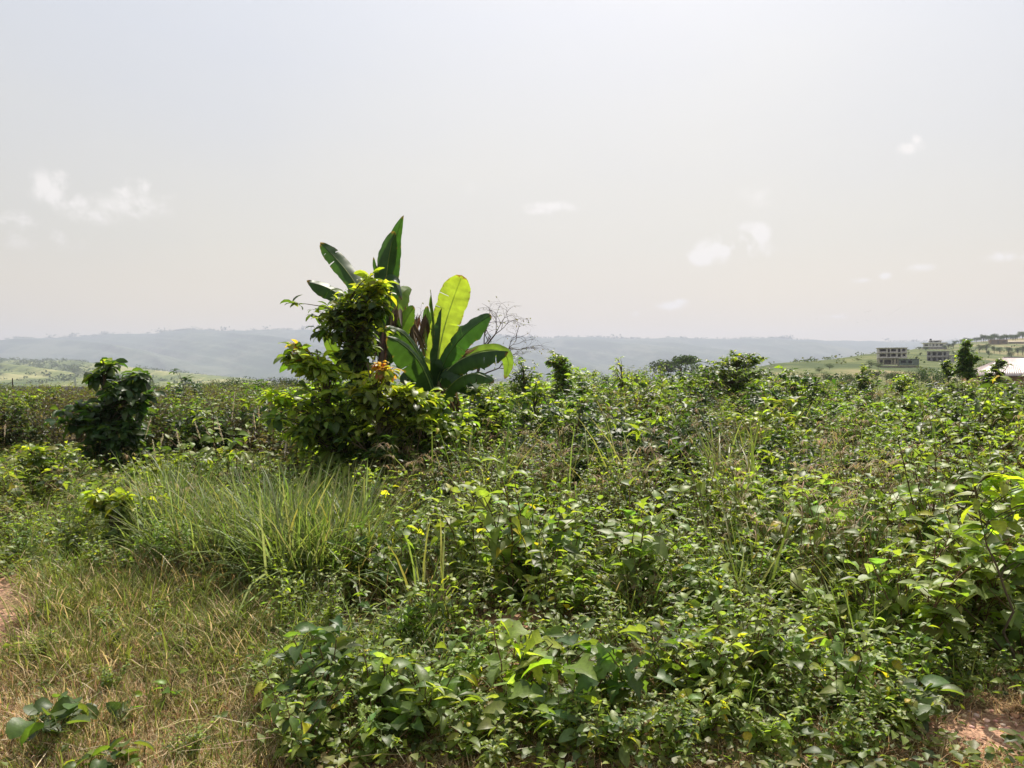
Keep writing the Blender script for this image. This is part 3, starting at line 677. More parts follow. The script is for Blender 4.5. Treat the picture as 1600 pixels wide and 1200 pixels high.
for (lab, px, d, H, n, ll, asp, tpl, pal, rad) in [
    ('patch of round glossy dark leaves hugging the dry grass in the bottom corner', 85, 3.6, .15, 30, .105, .48, T_ROUND, KUD, .17),
    ('small sprig of round leaves beside the glossy patch in the dry grass', 175, 3.38, .09, 16, .085, .46, T_ROUND, KUD + (LITE,), .16),
    ('pair of small heart-shaped leaves alone in the dry grass', 200, 3.85, .09, 7, .075, .45, T_HEART, KUD + (LITE,), .06),
    ('thin seedling with few leaves beside fallen straws', 258, 3.95, .16, 9, .06, .42, T_HEART, (MID, LITE), .05),
    ('large grey-green leaves hanging in a dark clump at the edge of the dry grass', 500, 3.85, .47, 70, .12, .36, T_HEART, KUD, .17),
    ('creeping plant with glossy rounded leaves near the front of the weeds', 610, 3.55, .22, 26, .10, .42, T_HEART, KUD, .16),
    ('bright pale-green plant whose broad lobed leaves catch the sun', 785, 3.8, .44, 30, .14, .46, T_LOBE, ((.24, .32, .09), (.17, .25, .06), YG), .22),
    ('tall weed with one large drooping lime lobed leaf', 905, 3.7, .45, 14, .19, .42, T_LOBE, ((.06, .12, .035), (.16, .25, .04)), .14),
    ('weed with big lobed leaves and a dark pinkish stem', 985, 3.75, .45, 26, .14, .42, T_LOBE, ((.08, .14, .04), (.11, .18, .05)), .16),
    ('sunlit pale-leaved plant just right of the dark hanging clump', 590, 3.8, .34, 56, .1, .34, T_HEART, (LITE, (.2, .26, .09), MID), .2),
    ('sunlit green plant with pointed leaves left of the lobed pale one', 665, 3.75, .38, 60, .105, .34, T_HEART, (LITE, MID, (.2, .26, .09)), .22),
    ('bushy plant with layered pale green leaves under the lobed pale one', 735, 3.55, .26, 60, .095, .36, T_HEART, ((.2, .26, .09), LITE, MID), .2),
    ('tangled plant of grey-green leaves in front of the lime lobed leaf', 850, 3.55, .25, 50, .1, .36, T_HEART, KUD + (LITE,), .2),
    ('grey-green leafy plant filling the gap right of the pinkish stem', 1050, 3.9, .34, 50, .095, .34, T_HEART, KUD + (LITE,), .2),
    ('low light-green plant with soft oval leaves behind the tangled grey-green one', 845, 4.0, .36, 46, .1, .34, T_HEART, (LITE, MID), .18),
    ('leafy light-green plant mid-front with crowded small leaves', 1120, 3.8, .34, 90, .075, .34, T_HEART, (LITE, YG, MID), .22),
    ('upright shoot with long oval leaves cut by the bottom edge of the view', 915, 3.38, .2, 12, .12, .25, T_EL, ((.10, .16, .07), (.12, .19, .06)), .06),
    ('neighbouring low shoot of oval leaves beside the upright one', 965, 3.36, .15, 14, .10, .25, T_EL, ((.11, .18, .05), LITE), .09),
    ('small lime-yellow plant with upright fleshy leaves', 1035, 3.5, .12, 18, .12, .2, T_EL, (YG, (.17, .24, .05)), .09),
    ('low plant with broad round dark leaves beside the bare red earth', 1410, 3.55, .17, 34, .115, .46, T_ROUND, KUD, .15),
    ('climbing stem with three hanging round lime leaves', 1512, 5.4, .62, 8, .17, .46, T_HEART, ((.17, .25, .04), (.13, .2, .04)), .06),
    ('low bush with pale oval leaves at the edge of the weeds by the red earth', 1200, 4.0, .3, 46, .09, .34, T_HEART, (LITE, MID, (.09, .15, .03)), .22),
    ('leafy stem of compound leaves standing over the weeds', 850, 5.2, .68, 36, .12, .26, T_EL, (MID, LITE, DARK), .12),
    ('small yellow-green seedling among the short grass', 100, 7.4, .2, 14, .11, .22, T_EL, (YG, LITE), .07),
    ('dark vine column of small rounded leaves standing in the weeds', 860, 5.3, .38, 30, .07, .42, T_HEART, (DARK, MID), .08),
    ('dark column of small leaves in front of the pale low weeds', 1325, 4.9, .42, 60, .07, .4, T_HEART, (DARK, MID), .08),
    ('slim stem with three round yellow leaves near the young trees', 590, 7.2, .75, 5, .12, .48, T_ROUND, ((.45, .45, .05), (.4, .42, .05)), .03),
    ('slim stem holding a single round yellow leaf', 725, 8.2, .62, 4, .11, .48, T_ROUND, ((.5, .45, .04), (.3, .34, .05)), .02),
    ('small feathery-leaved herb at the edge of the dry grass', 325, 4.0, .06, 10, .05, .4, T_OV, (LITE,), .05),
    ]:
    leafy_plant('leafy_plant', lab, px, d, H, n, ll, asp, tpl, pal, rad=rad)

# ---------------------------------------------------------------- weeds: individual bushes near the camera
protos = {}
def make_proto(key, kw, H):
    g, gs = weed_geo(H, **kw)
    protos[key] = (g, gs, H)
KW = {
 'small': dict(nst=12, ll=.078, pal=(MID, LITE, (.20, .25, .06), DARK, YEL), w=(4, 4, 3, 1.2, .12), lod=1, spread=.55, node=.05, aspect=.31),
 'pale':  dict(nst=10, ll=.095, pal=(LITE, (.20, .26, .08), MID, YEL), w=(4, 5, 2, .2), lod=1, spread=.65, node=.06, aspect=.3),
 'stemmy': dict(nst=12, ll=.08, pal=(MID, OLIVE, LITE, BRN, YEL), w=(3, 3, 3, 1.2, .2), lod=1, spread=.4, node=.075, aspect=.3, srad=.005, stemcol=(.15, .085, .045)),
 'tall': dict(nst=12, ll=.125, pal=(MID, DARK, LITE, OLIVE, YEL), w=(4, 4, 2, 1, .05), lod=1, spread=.42, node=.085, aspect=.28, srad=.006),
 'brown': dict(nst=15, ll=.07, pal=((.115, .092, .065), (.085, .062, .045), (.085, .095, .035), (.06, .09, .025), (.22, .17, .10)), w=(4, 4, 3, 2, .8), lod=1, spread=.45, node=.055, aspect=.26, srad=.004, stemcol=(.13, .085, .06)),
 'light': dict(nst=11, ll=.115, pal=(LITE, MID, (.14, .2, .05)), w=(4, 3, 2), lod=1, spread=.45, node=.08, aspect=.28, srad=.005),
 'narrow': dict(nst=10, ll=.11, pal=(MID, LITE, DARK), w=(4, 3, 2), lod=1, spread=.4, node=.055, aspect=.15, droop=.9),
}
HH = {'small': .45, 'pale': .4, 'stemmy': .85, 'tall': 1.2, 'brown': 1.2, 'narrow': .9, 'light': 1.15}
WLAB = {'small': 'small-leaved green weed', 'pale': 'low pale-green weed', 'stemmy': 'twiggy weed on reddish-brown stems', 'tall': 'tall dark leafy weed', 'brown': 'withering grey-brown weed', 'narrow': 'narrow-leaved green weed', 'light': 'tall light-green weed'}
roots = {}
for key, kw in KW.items():
    roots[key] = []
    for v in range(4):
        H = HH[key]; g, gs = Geo(), Geo(); stems_weed(g, gs, H, **kw)
        roots[key].append([g, gs, None])

def zone_name(px, d):
    py = HY + FPX * CH / d
    if px < 430: return 'by the dry grass' if d < 6.5 else 'in the low growth under the lone dark tree'
    if d < 4.4: return 'in the front row ' + ('left of the pale lobed leaves' if px < 740 else 'among the big lobed leaves' if px < 1080 else 'near the red earth')
    if d < 6: return 'beside the open floor before the young trees' if px < 860 else ('in the low weeds mid-field' if px < 1250 else 'in the low weeds above the red earth')
    if d < 9: return 'between the long grass and the young trees' if px < 760 else ('in the waist-high weeds facing the shorter banana plant' if px < 1100 else 'in the waist-high weeds toward the lime sapling')
    return 'around the young trees' if px < 800 else ('in the deep thicket below the cone-shaped tree' if px < 1150 else 'in the deep thicket below the grassy slope')

hgt = lambda d: float(np.interp(d, [3.3, 4.4, 5, 6, 8, 12, 20, 40], [.26, .36, .5, .7, .84, .95, 1.15, 1.4]))
def patch(x, y): return math.sin(x * .9 + 1.7 * math.sin(y * .37)) * .6 + math.sin(y * .8 + x * .45 + 2) * .5 + .25 * math.sin(x * 2.3 - y * 1.1)
def field(px, d):
    """(kind, height, probability) of a bush rooted here"""
    py = HY + FPX * CH / d; u = rng.random()
    if soil_mask(np.float64(px), np.float64(py)) > .25: return None
    wav = 40 * math.sin(d * 5 + px * .01)
    if px < 430 + wav and py > 925: return ('small', .16, .05)
    if px < 560 and 790 < py: return (('stemmy', 'small', 'light', 'narrow')[int(u * 4)], (.3 if px < 230 or py > 880 else .5) + .3 * rng.random(), .85 if px < 240 else .72)   # mostly long grass here
    if px < 450 + wav and py > 728: return (('small', 'pale', 'narrow')[int(u * 3)], .33, .75)
    if px < 470: return (('brown', 'tall', 'brown', 'brown')[int(u * 4)], 1.3 + .25 * u, 1)
    if px > 1370 and 890 < py < 1060: return (('stemmy', 'light', 'pale')[int(u * 3)], hgt(d) + .34, 1)
    if 440 < px < 1060 and py > 1010 and rng.random() < .55: return None
    if py > 1000: return (('pale', 'small', 'small')[int(u * 3)], hgt(d), .9)
    if 600 < px < 880 and py > 945: return ('small', .22, .3)
    if py > 900: return (('small', 'pale', 'stemmy', 'small')[int(u * 4)], hgt(d), .95)
    if px > 1370 and d > 4.7: return (('stemmy', 'light', 'tall')[int(u * 3)], min(hgt(d) + .3, 1.15) * rng.uniform(.8, 1.05), 1)
    if py > 800: return (('stemmy', 'stemmy', 'light', 'tall', 'narrow', 'small')[int(u * 6)], hgt(d), 1)
    if px < 720: return ('tall', .7, .6)
    b_ = patch((px - 800) / FPX * d, d)
    return (('brown' if b_ > .2 else 'tall') if u < .8 else 'narrow', hgt(d) * rng.uniform(.6, 1.2) * (1 - .12 * b_), .85)

pts = []
def far_enough(x, y, m):
    for (a, b) in pts:
        if (a - x) ** 2 + (b - y) ** 2 < m * m: return False
    return True
cnt = 0; tries = 0
cands = []
while tries < 9000:
    tries += 1
    d = math.sqrt(rng.uniform(3.25 ** 2, 12.3 ** 2)); px = rng.uniform(-60, 1660)
    f_ = field(px, d)
    if f_ is None or rng.random() > f_[2]: continue
    x = (px - 800) / FPX * d
    m = {True: .21 + .022 * d}[True] * (1.0 if f_[1] > .3 else .8)
    if not far_enough(x, d, m): continue
    pts.append((x, d)); cands.append((px, d, f_[0], f_[1]))
cands.sort(key=lambda c: c[1])
n_ind = 0
fill = []
near_used = 0
for (px, d, kind, h) in cands:
    x = (px - 800) / FPX * d; z = float(gz(x, d)); v = int(rng.integers(4)); s = h / HH[kind] * rng.uniform(.8, 1.15) * (1.35 if rng.random() < .12 else 1)
    if near_used >= 285: fill.append((kind, v, x, d, z, s)); continue
    near_used += 1
    lab = WLAB[kind] + ' ' + zone_name(px, d); grp = WLAB[kind] + 's ' + zone_name(px, d)
    pr_ = roots[kind][v]
    if pr_[2] is None:
        r0 = thing('weed_bush', lab, 'weed', (x, d, z), 0, grp); r0.scale = (s, s, s)
        pr_[0].build('foliage', M_LEAF, r0); pr_[1].build('stem', M_BARK, r0); pr_[2] = r0
    else:
        copy_thing(pr_[2], (x, d, z), rng.uniform(0, 6.28), s, lab, grp, tuple(rng.normal(0, .08, 2)))
print('weeds', len(cands), near_used)

# rounded leafy bushes that stand out of the weeds
BUSH = []
for v in range(8):
    g, gs = Geo(), Geo(); light = v in (2, 5, 7); Hb = 1.3
    pal_ = (LITE, MID, YG) if light else ((DARK, (.05, .095, .022), (.035, .07, .02)) if v % 2 else (DARK, (.045, .075, .03), (.07, .09, .035)))
    ll_ = (.15, .12, .16, .19, .13, .13, .16, .18)[v]; asp_ = (.24, .3, .26, .2, .32, .3, .25, .2)[v]
    for b in range(rng.integers(13, 19)):
        a = rng.uniform(0, 6.28); o = rng.uniform(.08, .62); h = Hb * rng.uniform(.35, 1.0) * (1 - .35 * o)
        tip = np.array([math.cos(a) * o, math.sin(a) * o, h]); tt = np.linspace(0, 1, 6)[:, None]
        pth = tip * np.c_[tt ** 1.5, tt ** 1.5, tt]; gs.tube(pth, np.linspace(.012, .004, 6), (.10, .075, .045), 5)
        for w_ in range(rng.integers(4, 9)):
            c = pth[-1 - int(rng.integers(0, 2))] + rng.normal(0, .085, 3); gs.tube([pth[-2], c], .003, (.11, .09, .045), 3)
            m = int(rng.integers(6, 11)); a2 = rng.uniform(0, 6.28) + np.arange(m) * 2.4
            D = unit(np.c_[np.cos(a2), np.sin(a2), rng.normal(.25, .3, m)]); L = ll_ * rng.uniform(.5, 1.1, m)
            C = mixc(pal_, m)
            if c[2] > .75 * Hb and rng.random() < .4: C = C * .4 + np.array(YG) * .6
            g.leaves(c - np.array([0, 0, 1]) * rng.random((m, 1)) * ll_ * .5, D, leaf_up(D, .35), L, L * asp_, rng.uniform(.4, 1.3, m), rng.uniform(.1, .5, m), C, T_OV)
    BUSH.append([g, gs, None, light])
bp_ = []
spots = [(870, 14), (965, 15), (1180, 10), (905, 12), (710, 12.5), (760, 11), (830, 10.5), (1250, 13), (1340, 17), (1010, 19), (330, 15), (385, 17), (285, 16), (1420, 13), (1585, 15), (640, 11.5), (1100, 12), (1160, 17), (1225, 19), (1080, 24), (1000, 26), (930, 24), (1190, 27), (1290, 24), (450, 14.5), (420, 19), (30, 15.5), (-20, 17), (250, 20), (1500, 12), (1350, 9), (1440, 8.2), (1570, 7.4), (1260, 8.3), (1050, 9), (950, 8.6), (880, 9.4), (770, 9.2), (300, 24), (1120, 30), (1040, 33), (1240, 34)]
for k_i in range(85): spots.append((float(rng.uniform(480, 1650)), float(rng.uniform(8, 30))))
for (px, d) in spots:
    x = (px - 800) / FPX * d
    if any((a - x) ** 2 + (b - d) ** 2 < .8 for a, b in bp_): continue
    bp_.append((x, d)); v = int(rng.integers(8)) if rng.random() < .8 else 3
    if BUSH[v][3] and (px < 480 or (px > 1200 and d > 14)): v = (v + 1) % 8 if not BUSH[(v + 1) % 8][3] else 0
    h = hgt(d) * rng.uniform(1.1, 1.6) * (.85 if px > 1250 and d > 18 else 1); s_ = h / 1.2
    zone = zone_name(px, d) if d < 18 else ('on the skyline left of the young trees' if px < 480 else 'near the far edge of the thicket')
    lab = ('bright green' if BUSH[v][3] else 'dark green') + ' rounded bush ' + zone; grp = ('bright' if BUSH[v][3] else 'dark') + ' rounded bushes ' + zone
    if BUSH[v][2] is None:
        r0 = thing('leafy_bush', lab, 'bush', (x, d, float(gz(x, d))), 0, grp); r0.scale = (s_,) * 3
        BUSH[v][0].build('foliage', M_LEAF, r0); BUSH[v][1].build('stem', M_BARK, r0); BUSH[v][2] = r0
    else: copy_thing(BUSH[v][2], (x, d, float(gz(x, d))), rng.uniform(0, 6.28), s_, lab, grp, tuple(rng.normal(0, .1, 2)))

# ---------------------------------------------------------------- undergrowth beyond: one mass
lo = {}; order = []
for key in ('small', 'tall', 'brown', 'narrow', 'stemmy', 'light'):
    for v in range(3):
        kw = dict(KW[key]); kw['lod'] = 0; kw['nst'] = 10; kw['node'] = kw['node'] * 1.15; kw['ll'] = kw['ll'] * 1.15
        g, gs = Geo(), Geo(); stems_weed(g, gs, HH[key], **kw)
        V, T, C = gs.arrays(); g.add(V, T, C); lo[(key, v)] = len(order); order.append(g)
pl = [(lo[(k if (k, v % 3) in lo else 'small', v % 3)], x, y, z, rng.uniform(0, 6.28), s, 1.0) for (k, v, x, y, z, s) in fill]
dcur = 11.0
for (d1, d2, n, hs) in [(11.5, 17, 400, 1.0), (17, 27, 560, 1.0), (27, 45, 600, 1.0), (45, 80, 420, 1.25)]:
    for _ in range(n):
        d = math.sqrt(rng.uniform(d1 ** 2, d2 ** 2)); px = rng.uniform(-160, 1760)
        py = HY + FPX * CH / d
        x = (px - 800) / FPX * d; z = float(gz(x, d))
        h = hgt(d) * rng.uniform(.65, 1.15) * hs
        lump = math.sin(x * .55 + 1.3) * math.sin(d * .31 + x * .13)
        h *= 1 + .16 * lump + (.3 if rng.random() < .05 else 0)
        b_ = patch(x, d); u = rng.random() - .25 * b_; k = 'tall' if u < .2 else ('brown' if b_ > .15 and u < .75 else ('light' if u > .8 else ('narrow' if u > .65 else 'tall')))
        h *= 1 - .13 * b_
        if px < 470:
            if py > 727: 
                h = .33; k = 'small'
            else: k = 'brown' if rng.random() < .8 else 'tall'; h = (1.38 if d < 30 else 1.3) * rng.uniform(.9, 1.06)
        elif 1230 < px and d > 22: h *= .93
        elif 915 < px < 1235 and d > 17: h *= 1.2
        if 620 < px < 760 and d < 14: h *= .8
        p2 = math.sin(x * .42 + 1 + math.sin(d * .2)) * math.sin(d * .27 + x * .12)
        tn = np.array([1 - .05 * p2, 1 + .1 * p2, 1]) * rng.uniform(.8, 1.15) * (1 + .22 * p2) * (.92 if (px > 1200 and d > 14) else 1) * (.8 if px < 470 else .95)
        pl.append((lo[(k, int(rng.integers(3)))], x, d, z, rng.uniform(0, 6.28), h / HH[k], tn))
merge('undergrowth', order, pl, M_LEAF, 'dense thicket of weeds and shrubs covering the field to its far edge', 'undergrowth')

# low filler between the bushes
gc = []
for v in range(6):
    g = Geo(); n = 26; a = rng.uniform(0, 6.28, n)
    P = np.c_[rng.normal(0, .06, (n, 2)), rng.uniform(.01, .09, n)]
    D = unit(np.c_[np.cos(a), np.sin(a), rng.normal(.3, .3, n)])
    L = rng.uniform(.025, .055, n)
    g.leaves(P, D, leaf_up(D, .5), L, L * .34, rng.uniform(0, .9, n), .25, mixc((MID, LITE, OLIVE, DARK, (.25, .20, .10)), n, (4, 4, 2, 2, .6)), T_OV if v < 3 else T_LO)
    gc.append(g)
pl = []
while len(pl) < 2600:
    d = math.sqrt(rng.uniform(3.0 ** 2, 12 ** 2)) if rng.random() < .7 else rng.uniform(3.0, 7); px = rng.uniform(-60, 1660); py = HY + FPX * CH / d
    if soil_mask(np.float64(px), np.float64(py)) > .2 and rng.random() < .93: continue
    if px < 450 and py > 920 and rng.random() < .96: continue
    x = (px - 800) / FPX * d
    pl.append((rng.integers(6), x, d, float(gz(x, d)), rng.uniform(0, 6.28), rng.uniform(.6, 1.5) * (1.3 if d > 6 else 1), rng.uniform(.8, 1.2)))
for _ in range(1100):
    d = rng.uniform(10.5, 17); px = rng.uniform(-60, 480); x = (px - 800) / FPX * d
    pl.append((rng.integers(6), x, d, float(gz(x, d)), rng.uniform(0, 6.28), rng.uniform(1.6, 3.0), rng.uniform(.8, 1.2)))
merge('ground_cover', gc, pl, M_LEAF, 'creeping leaves and seedlings on the ground between the weeds', 'ground cover')

# long green grass
gg = [grass_geo(46, .78, .0075, .16, (MID, (.14, .19, .05), (.16, .19, .09), (.20, .20, .09), (.21, .25, .07), (.19, .15, .07)), (4, 5, 4, 1, 3, .7), (.1, 2.5), .36) for _ in range(5)]
gg += [grass_geo(34, .5, .006, .14, ((.14, .20, .05), MID, (.25, .22, .11), (.22, .26, .07)), (4, 3, 1.5, 2), (.3, 2.2), .6) for _ in range(3)]
gg += [grass_geo(22, .35, .004, .12, ((.26, .17, .09), BRN, (.34, .25, .14), (.2, .13, .07)), None, (.1, 1.6), .45) for _ in range(2)]
pl = []
def addg(n, px0, px1, d1, d2, idx, s0, s1, tn=1.0, mask=None):
    k = 0; tr_ = 0
    while k < n and tr_ < n * 20:
        tr_ += 1
        d = rng.uniform(d1, d2); px = rng.uniform(px0, px1); py = HY + FPX * CH / d
        if soil_mask(np.float64(px), np.float64(py)) > .3: continue
        if mask and not mask(px, py): continue
        x = (px - 800) / FPX * d
        pl.append((rng.choice(idx), x, d, float(gz(x, d)), rng.uniform(0, 6.28), rng.uniform(s0, s1), tn * rng.uniform(.85, 1.15))); k += 1
L5 = [0, 1, 2, 3, 4]
addg(70, 235, 590, 6.0, 8.6, L5, .7, 1.2)
addg(40, 430, 560, 5.8, 6.6, L5, .95, 1.35)
addg(30, 60, 260, 6.2, 8.6, [5, 6, 7], .5, 1.0)
addg(110, -60, 520, 7.8, 12.8, [5, 6, 7, 0], .55, .85, 1.1)
addg(60, -60, 240, 5.6, 8.0, [5, 6, 7], .45, .8)
addg(90, 200, 700, 5.6, 7.6, [8, 9], .9, 1.5)
addg(36, 560, 720, 7.4, 9.2, L5, .7, 1.05)
addg(46, 220, 420, 6.2, 8.2, L5, .9, 1.3, 1.1)
addg(24, 420, 600, 6.4, 7.6, L5, 1.0, 1.35, 1.1)
addg(26, 440, 680, 3.9, 4.9, [5, 6, 7], .5, .9)
addg(30, 1330, 1520, 4.5, 5.6, [5, 6, 7, 0], .6, .9)
addg(34, 560, 1600, 3.2, 4.6, [5, 6, 7, 8], .4, .7)
addg(120, 640, 1600, 5, 12, [5, 6, 0, 1], .8, 1.2)
addg(190, 620, 1620, 8, 24, [0, 1, 2], 1.2, 1.9)
addg(12, 470, 520, 4.4, 5.4, [5, 6], .6, .8)
addg(14, 250, 420, 4.2, 5.0, [5, 6, 8], .35, .6)
merge('long_grass', gg, pl, M_GRASS, 'long green and straw-tipped grass between the dry mat and the young trees', 'grass')

# dried culms with arching tops
ga = [arch_geo(h, n) for h, n in ((.8, 6), (1.0, 7), (.6, 5), (1.25, 7))]
pl = []
addg(70, 1060, 1620, 6, 13, [0, 1, 3], .85, 1.15)
addg(46, 600, 1060, 6.5, 12, [0, 1], .8, 1.1)
addg(22, 600, 740, 7.6, 9.2, [2, 0], .8, 1.0)
addg(40, 1150, 1620, 4.8, 7, [2, 0], .7, 1.0)
addg(60, 900, 1620, 13, 26, [3], 1.0, 1.25)
addg(40, 0, 470, 7, 14, [2], .7, 1.0)
merge('withered_grass', ga, pl, M_DRY, 'thin dried grass culms arching over the weeds', 'grass')

# dry mat of short grass
gd = [grass_geo(80, .085, .0021, .14, (DRY, TAN, (.46, .32, .15), (.34, .23, .12), OLIVE, BRN), (3, 3, 3, 2, .5, .7), (.1, 1.6), 1.9, T_BL2) for _ in range(8)]
gd += [grass_geo(40, .13, .0022, .12, (LITE, DRY, OLIVE, YG), (3, 2, 3, 1), (.3, 1.8), .7, T_BL2) for _ in range(3)]
pl = []
def matmask(px, py): return px < 470 + 40 * math.sin(py * .05) or py > 1090 + 0 * px
addg(1500, -60, 520, 3.1, 6.2, list(range(8)), .8, 1.35, 1.0, lambda px, py: px < 460 + 30 * math.sin(py * .06) and py > 905)
addg(380, -60, 520, 3.1, 6.4, [8, 9, 10], .7, 1.6, 1.0, lambda px, py: px < 480)
addg(420, 430, 1640, 3.1, 4.0, list(range(8)), .7, 1.2)
addg(520, 430, 1640, 4.0, 8.0, list(range(8)), .9, 1.5, .85)
addg(160, -60, 250, 5.0, 7.2, [8, 9, 10], 1.0, 2.2)
addg(200, 60, 480, 4.4, 6.2, [8, 9, 10], 1.2, 2.4)
merge('dry_grass', gd, pl, M_DRY, 'mat of short tan dry grass around the red earth', 'grass')

# loose straws lying over the mat
g = Geo(); n = 230
dS = rng.uniform(3.3, 5.6, n); pS = rng.uniform(0, 470, n)
k2 = 50; dS[:k2] = rng.uniform(3.3, 4.2, k2); pS[:k2] = rng.uniform(560, 1300, k2)
x = (pS - 800) / FPX * dS; a = rng.uniform(0, 6.28, n)
D = unit(np.c_[np.cos(a), np.sin(a), rng.uniform(.0, .5, n)])
g.leaves(np.c_[x, dS, gz(x, dS) + .02 + rng.random(n) * .05], D, leaf_up(D, .5), rng.uniform(.12, .42, n), rng.uniform(.0012, .0024, n), rng.uniform(-.1, .8, n), 0, mixc((TAN, PALE, DRY), n), T_BL2)
tag(g.build('loose_straw', M_DRY), 'pale fallen straws lying across the dry mat', 'straw', None, 'stuff')

# pebbles and clods on the red earth
g = Geo(); n = 260
ico = np.array([(0,0,1),(.89,0,.45),(.28,.85,.45),(-.72,.53,.45),(-.72,-.53,.45),(.28,-.85,.45),(.72,.53,-.45),(-.28,.85,-.45),(-.89,0,-.45),(-.28,-.85,-.45),(.72,-.53,-.45),(0,0,-1)])
icf = np.array([(0,1,2),(0,2,3),(0,3,4),(0,4,5),(0,5,1),(1,6,2),(2,7,3),(3,8,4),(4,9,5),(5,10,1),(6,7,2),(7,8,3),(8,9,4),(9,10,5),(10,6,1),(11,7,6),(11,8,7),(11,9,8),(11,10,9),(11,6,10)])
k = 0
while k < n:
    if rng.random() < .55: px, py = rng.uniform(-40, 110), rng.uniform(890, 1040)
    else: px, py = rng.uniform(1430, 1640), rng.uniform(1125, 1205)
    if soil_mask(np.float64(px), np.float64(py)) < .3: continue
    d = FPX * CH / (py - HY); xx = (px - 800) / FPX * d
    r_ = rng.uniform(.004, .016) * (1.7 if rng.random() < .08 else 1)
    g.add(ico * r_ * rng.uniform(.6, 1.3, (12, 3)) * [1, 1, .6] + [xx, d, float(gz(xx, d)) + r_ * .1], icf, mixc([(.5, .32, .22), (.40, .21, .13), (.55, .42, .33)], 1)[0]); k += 1
tag(g.build('gravel', M_CONC, smooth=False), 'small stones and clods on the bare red earth', 'gravel', None, 'stuff')

# ---------------------------------------------------------------- feathery seed heads, one by one
def plume(px, ytop, ybot, d, lean, label, grp):
    top = at(px, ytop, d); lean = lean + rng.normal(0, .18); bx = top[0] - lean * (top[2]) * .5
    base = np.array([bx, d, float(gz(bx, d))]); root = thing('seed_head', label, 'seed head', base, 0, grp)
    gs, g = Geo(), Geo(); H = top - base
    t = np.linspace(0, 1, 9)[:, None]; q = np.c_[H[0] * t ** 1.8, H[1] * t, H[2] * t]
    gs.tube(q, np.linspace(.0035, .0015, 9), (.22, .2, .09), 4)
    n = 110; pl_ = min(1., (ybot - ytop) / FPX * d / max(H[2], .1))
    tt = 1 - pl_ * rng.random(n)
    P = np.c_[H[0] * tt ** 1.8, H[1] * tt, H[2] * tt]; a = rng.uniform(0, 6.28, n)
    ax = unit(q[-1] - q[-2])
    D = unit(np.c_[np.cos(a), np.sin(a), np.zeros(n)] * .26 + ax * 1.0)
    fr = (1 - tt) / pl_
    g.leaves(P, D, leaf_up(D, 1.5), (.45 + .9 * np.sin(np.clip(fr, 0, 1) * 3.1)) * rng.uniform(.02, .038, n) * d / 9 * .95, rng.uniform(.0014, .0026, n) * d / 8, rng.uniform(0, .8, n), .2, mixc([(.78, .72, .6), (.8, .74, .62), (.68, .58, .45)], n), T_LO)
    gs.build('stem', M_GRASS, root); g.build('plume', M_DRY, root)
PG = 'pale feathery grass seed heads between the lone dark tree and the young trees'
for (px, a_, b_, ln) in [(237, 655, 690, 0), (255, 672, 702, .05), (276, 670, 702, -.2), (303, 655, 694, -.35), (316, 655, 700, -.4), (336, 650, 690, -.2), (370, 612, 655, -.08), (402, 628, 668, .1), (388, 664, 692, 0), (352, 706, 722, .3), (235, 690, 722, -.15), (397, 646, 676, .08), (446, 690, 712, .2), (10, 655, 680, 0), (338, 725, 750, .1), (398, 718, 732, -.1)]:
    plume(px + rng.uniform(-5, 5), a_ + rng.uniform(-6, 10), b_ + rng.uniform(-4, 6), 9.8 + rng.uniform(-1.6, 1.8), ln, 'pale feathery seed head rising between the lone dark tree and the young trees', PG)
for (px, a_, b_, d, ln, lab) in [(462, 868, 925, 6.0, .05, 'drooping pale seed head in front of the long grass'), (864, 728, 782, 7.6, 0, 'slender upright seed head in the weeds below the shorter banana plant'),
        (916, 850, 892, 5.6, .1, 'pale upright seed head right of the drooping white one mid-field'), (893, 848, 872, 5.7, .3, 'drooping whitish seed head mid-field'),
        (701, 985, 1012, 4.6, 0, 'short pale seed head beside the open floor'), (298, 862, 880, 6.1, .2, 'curved pale seed head at the foot of the long grass'), (208, 882, 900, 6.1, 0, 'left one of the two short white seed heads by the dry mat'), (217, 880, 902, 6.05, 0, 'right one of the two short white seed heads by the dry mat')]:
    plume(px, a_, b_, d, ln, lab, 'single seed heads in the field')
# two tiny purple flowers
for (px, py, d, lab) in [(1267, 995 , 4.4, 'tiny mauve flower in the weeds above the red earth'), (966, 995, 4.5, 'tiny mauve flower behind the big lobed leaves'), (274, 1040, 4.4, 'tiny purple flower in the dry grass')]:
    p = at(px, py, d); base = np.array([p[0], p[1], float(gz(p[0], p[1]))]); root = thing('flower', lab, 'flower', base)
    gs, g = Geo(), Geo(); h = max(p[2] - base[2], .03); gs.tube([[0, 0, 0], [.005, 0, h * .5], [0, 0, h]], .0012, (.1, .14, .04), 4)
    a = np.arange(5) * 1.257; D = unit(np.c_[np.cos(a), np.sin(a), a * 0 + .5])
    g.leaves(np.tile([0, 0, h], (5, 1)), D, leaf_up(D, .1), .014, .006, .5, .1, np.array((.42, .25, .55)), T_OV)
    gs.build('stem', M_GRASS, root); g.build('petals', M_LEAF, root)

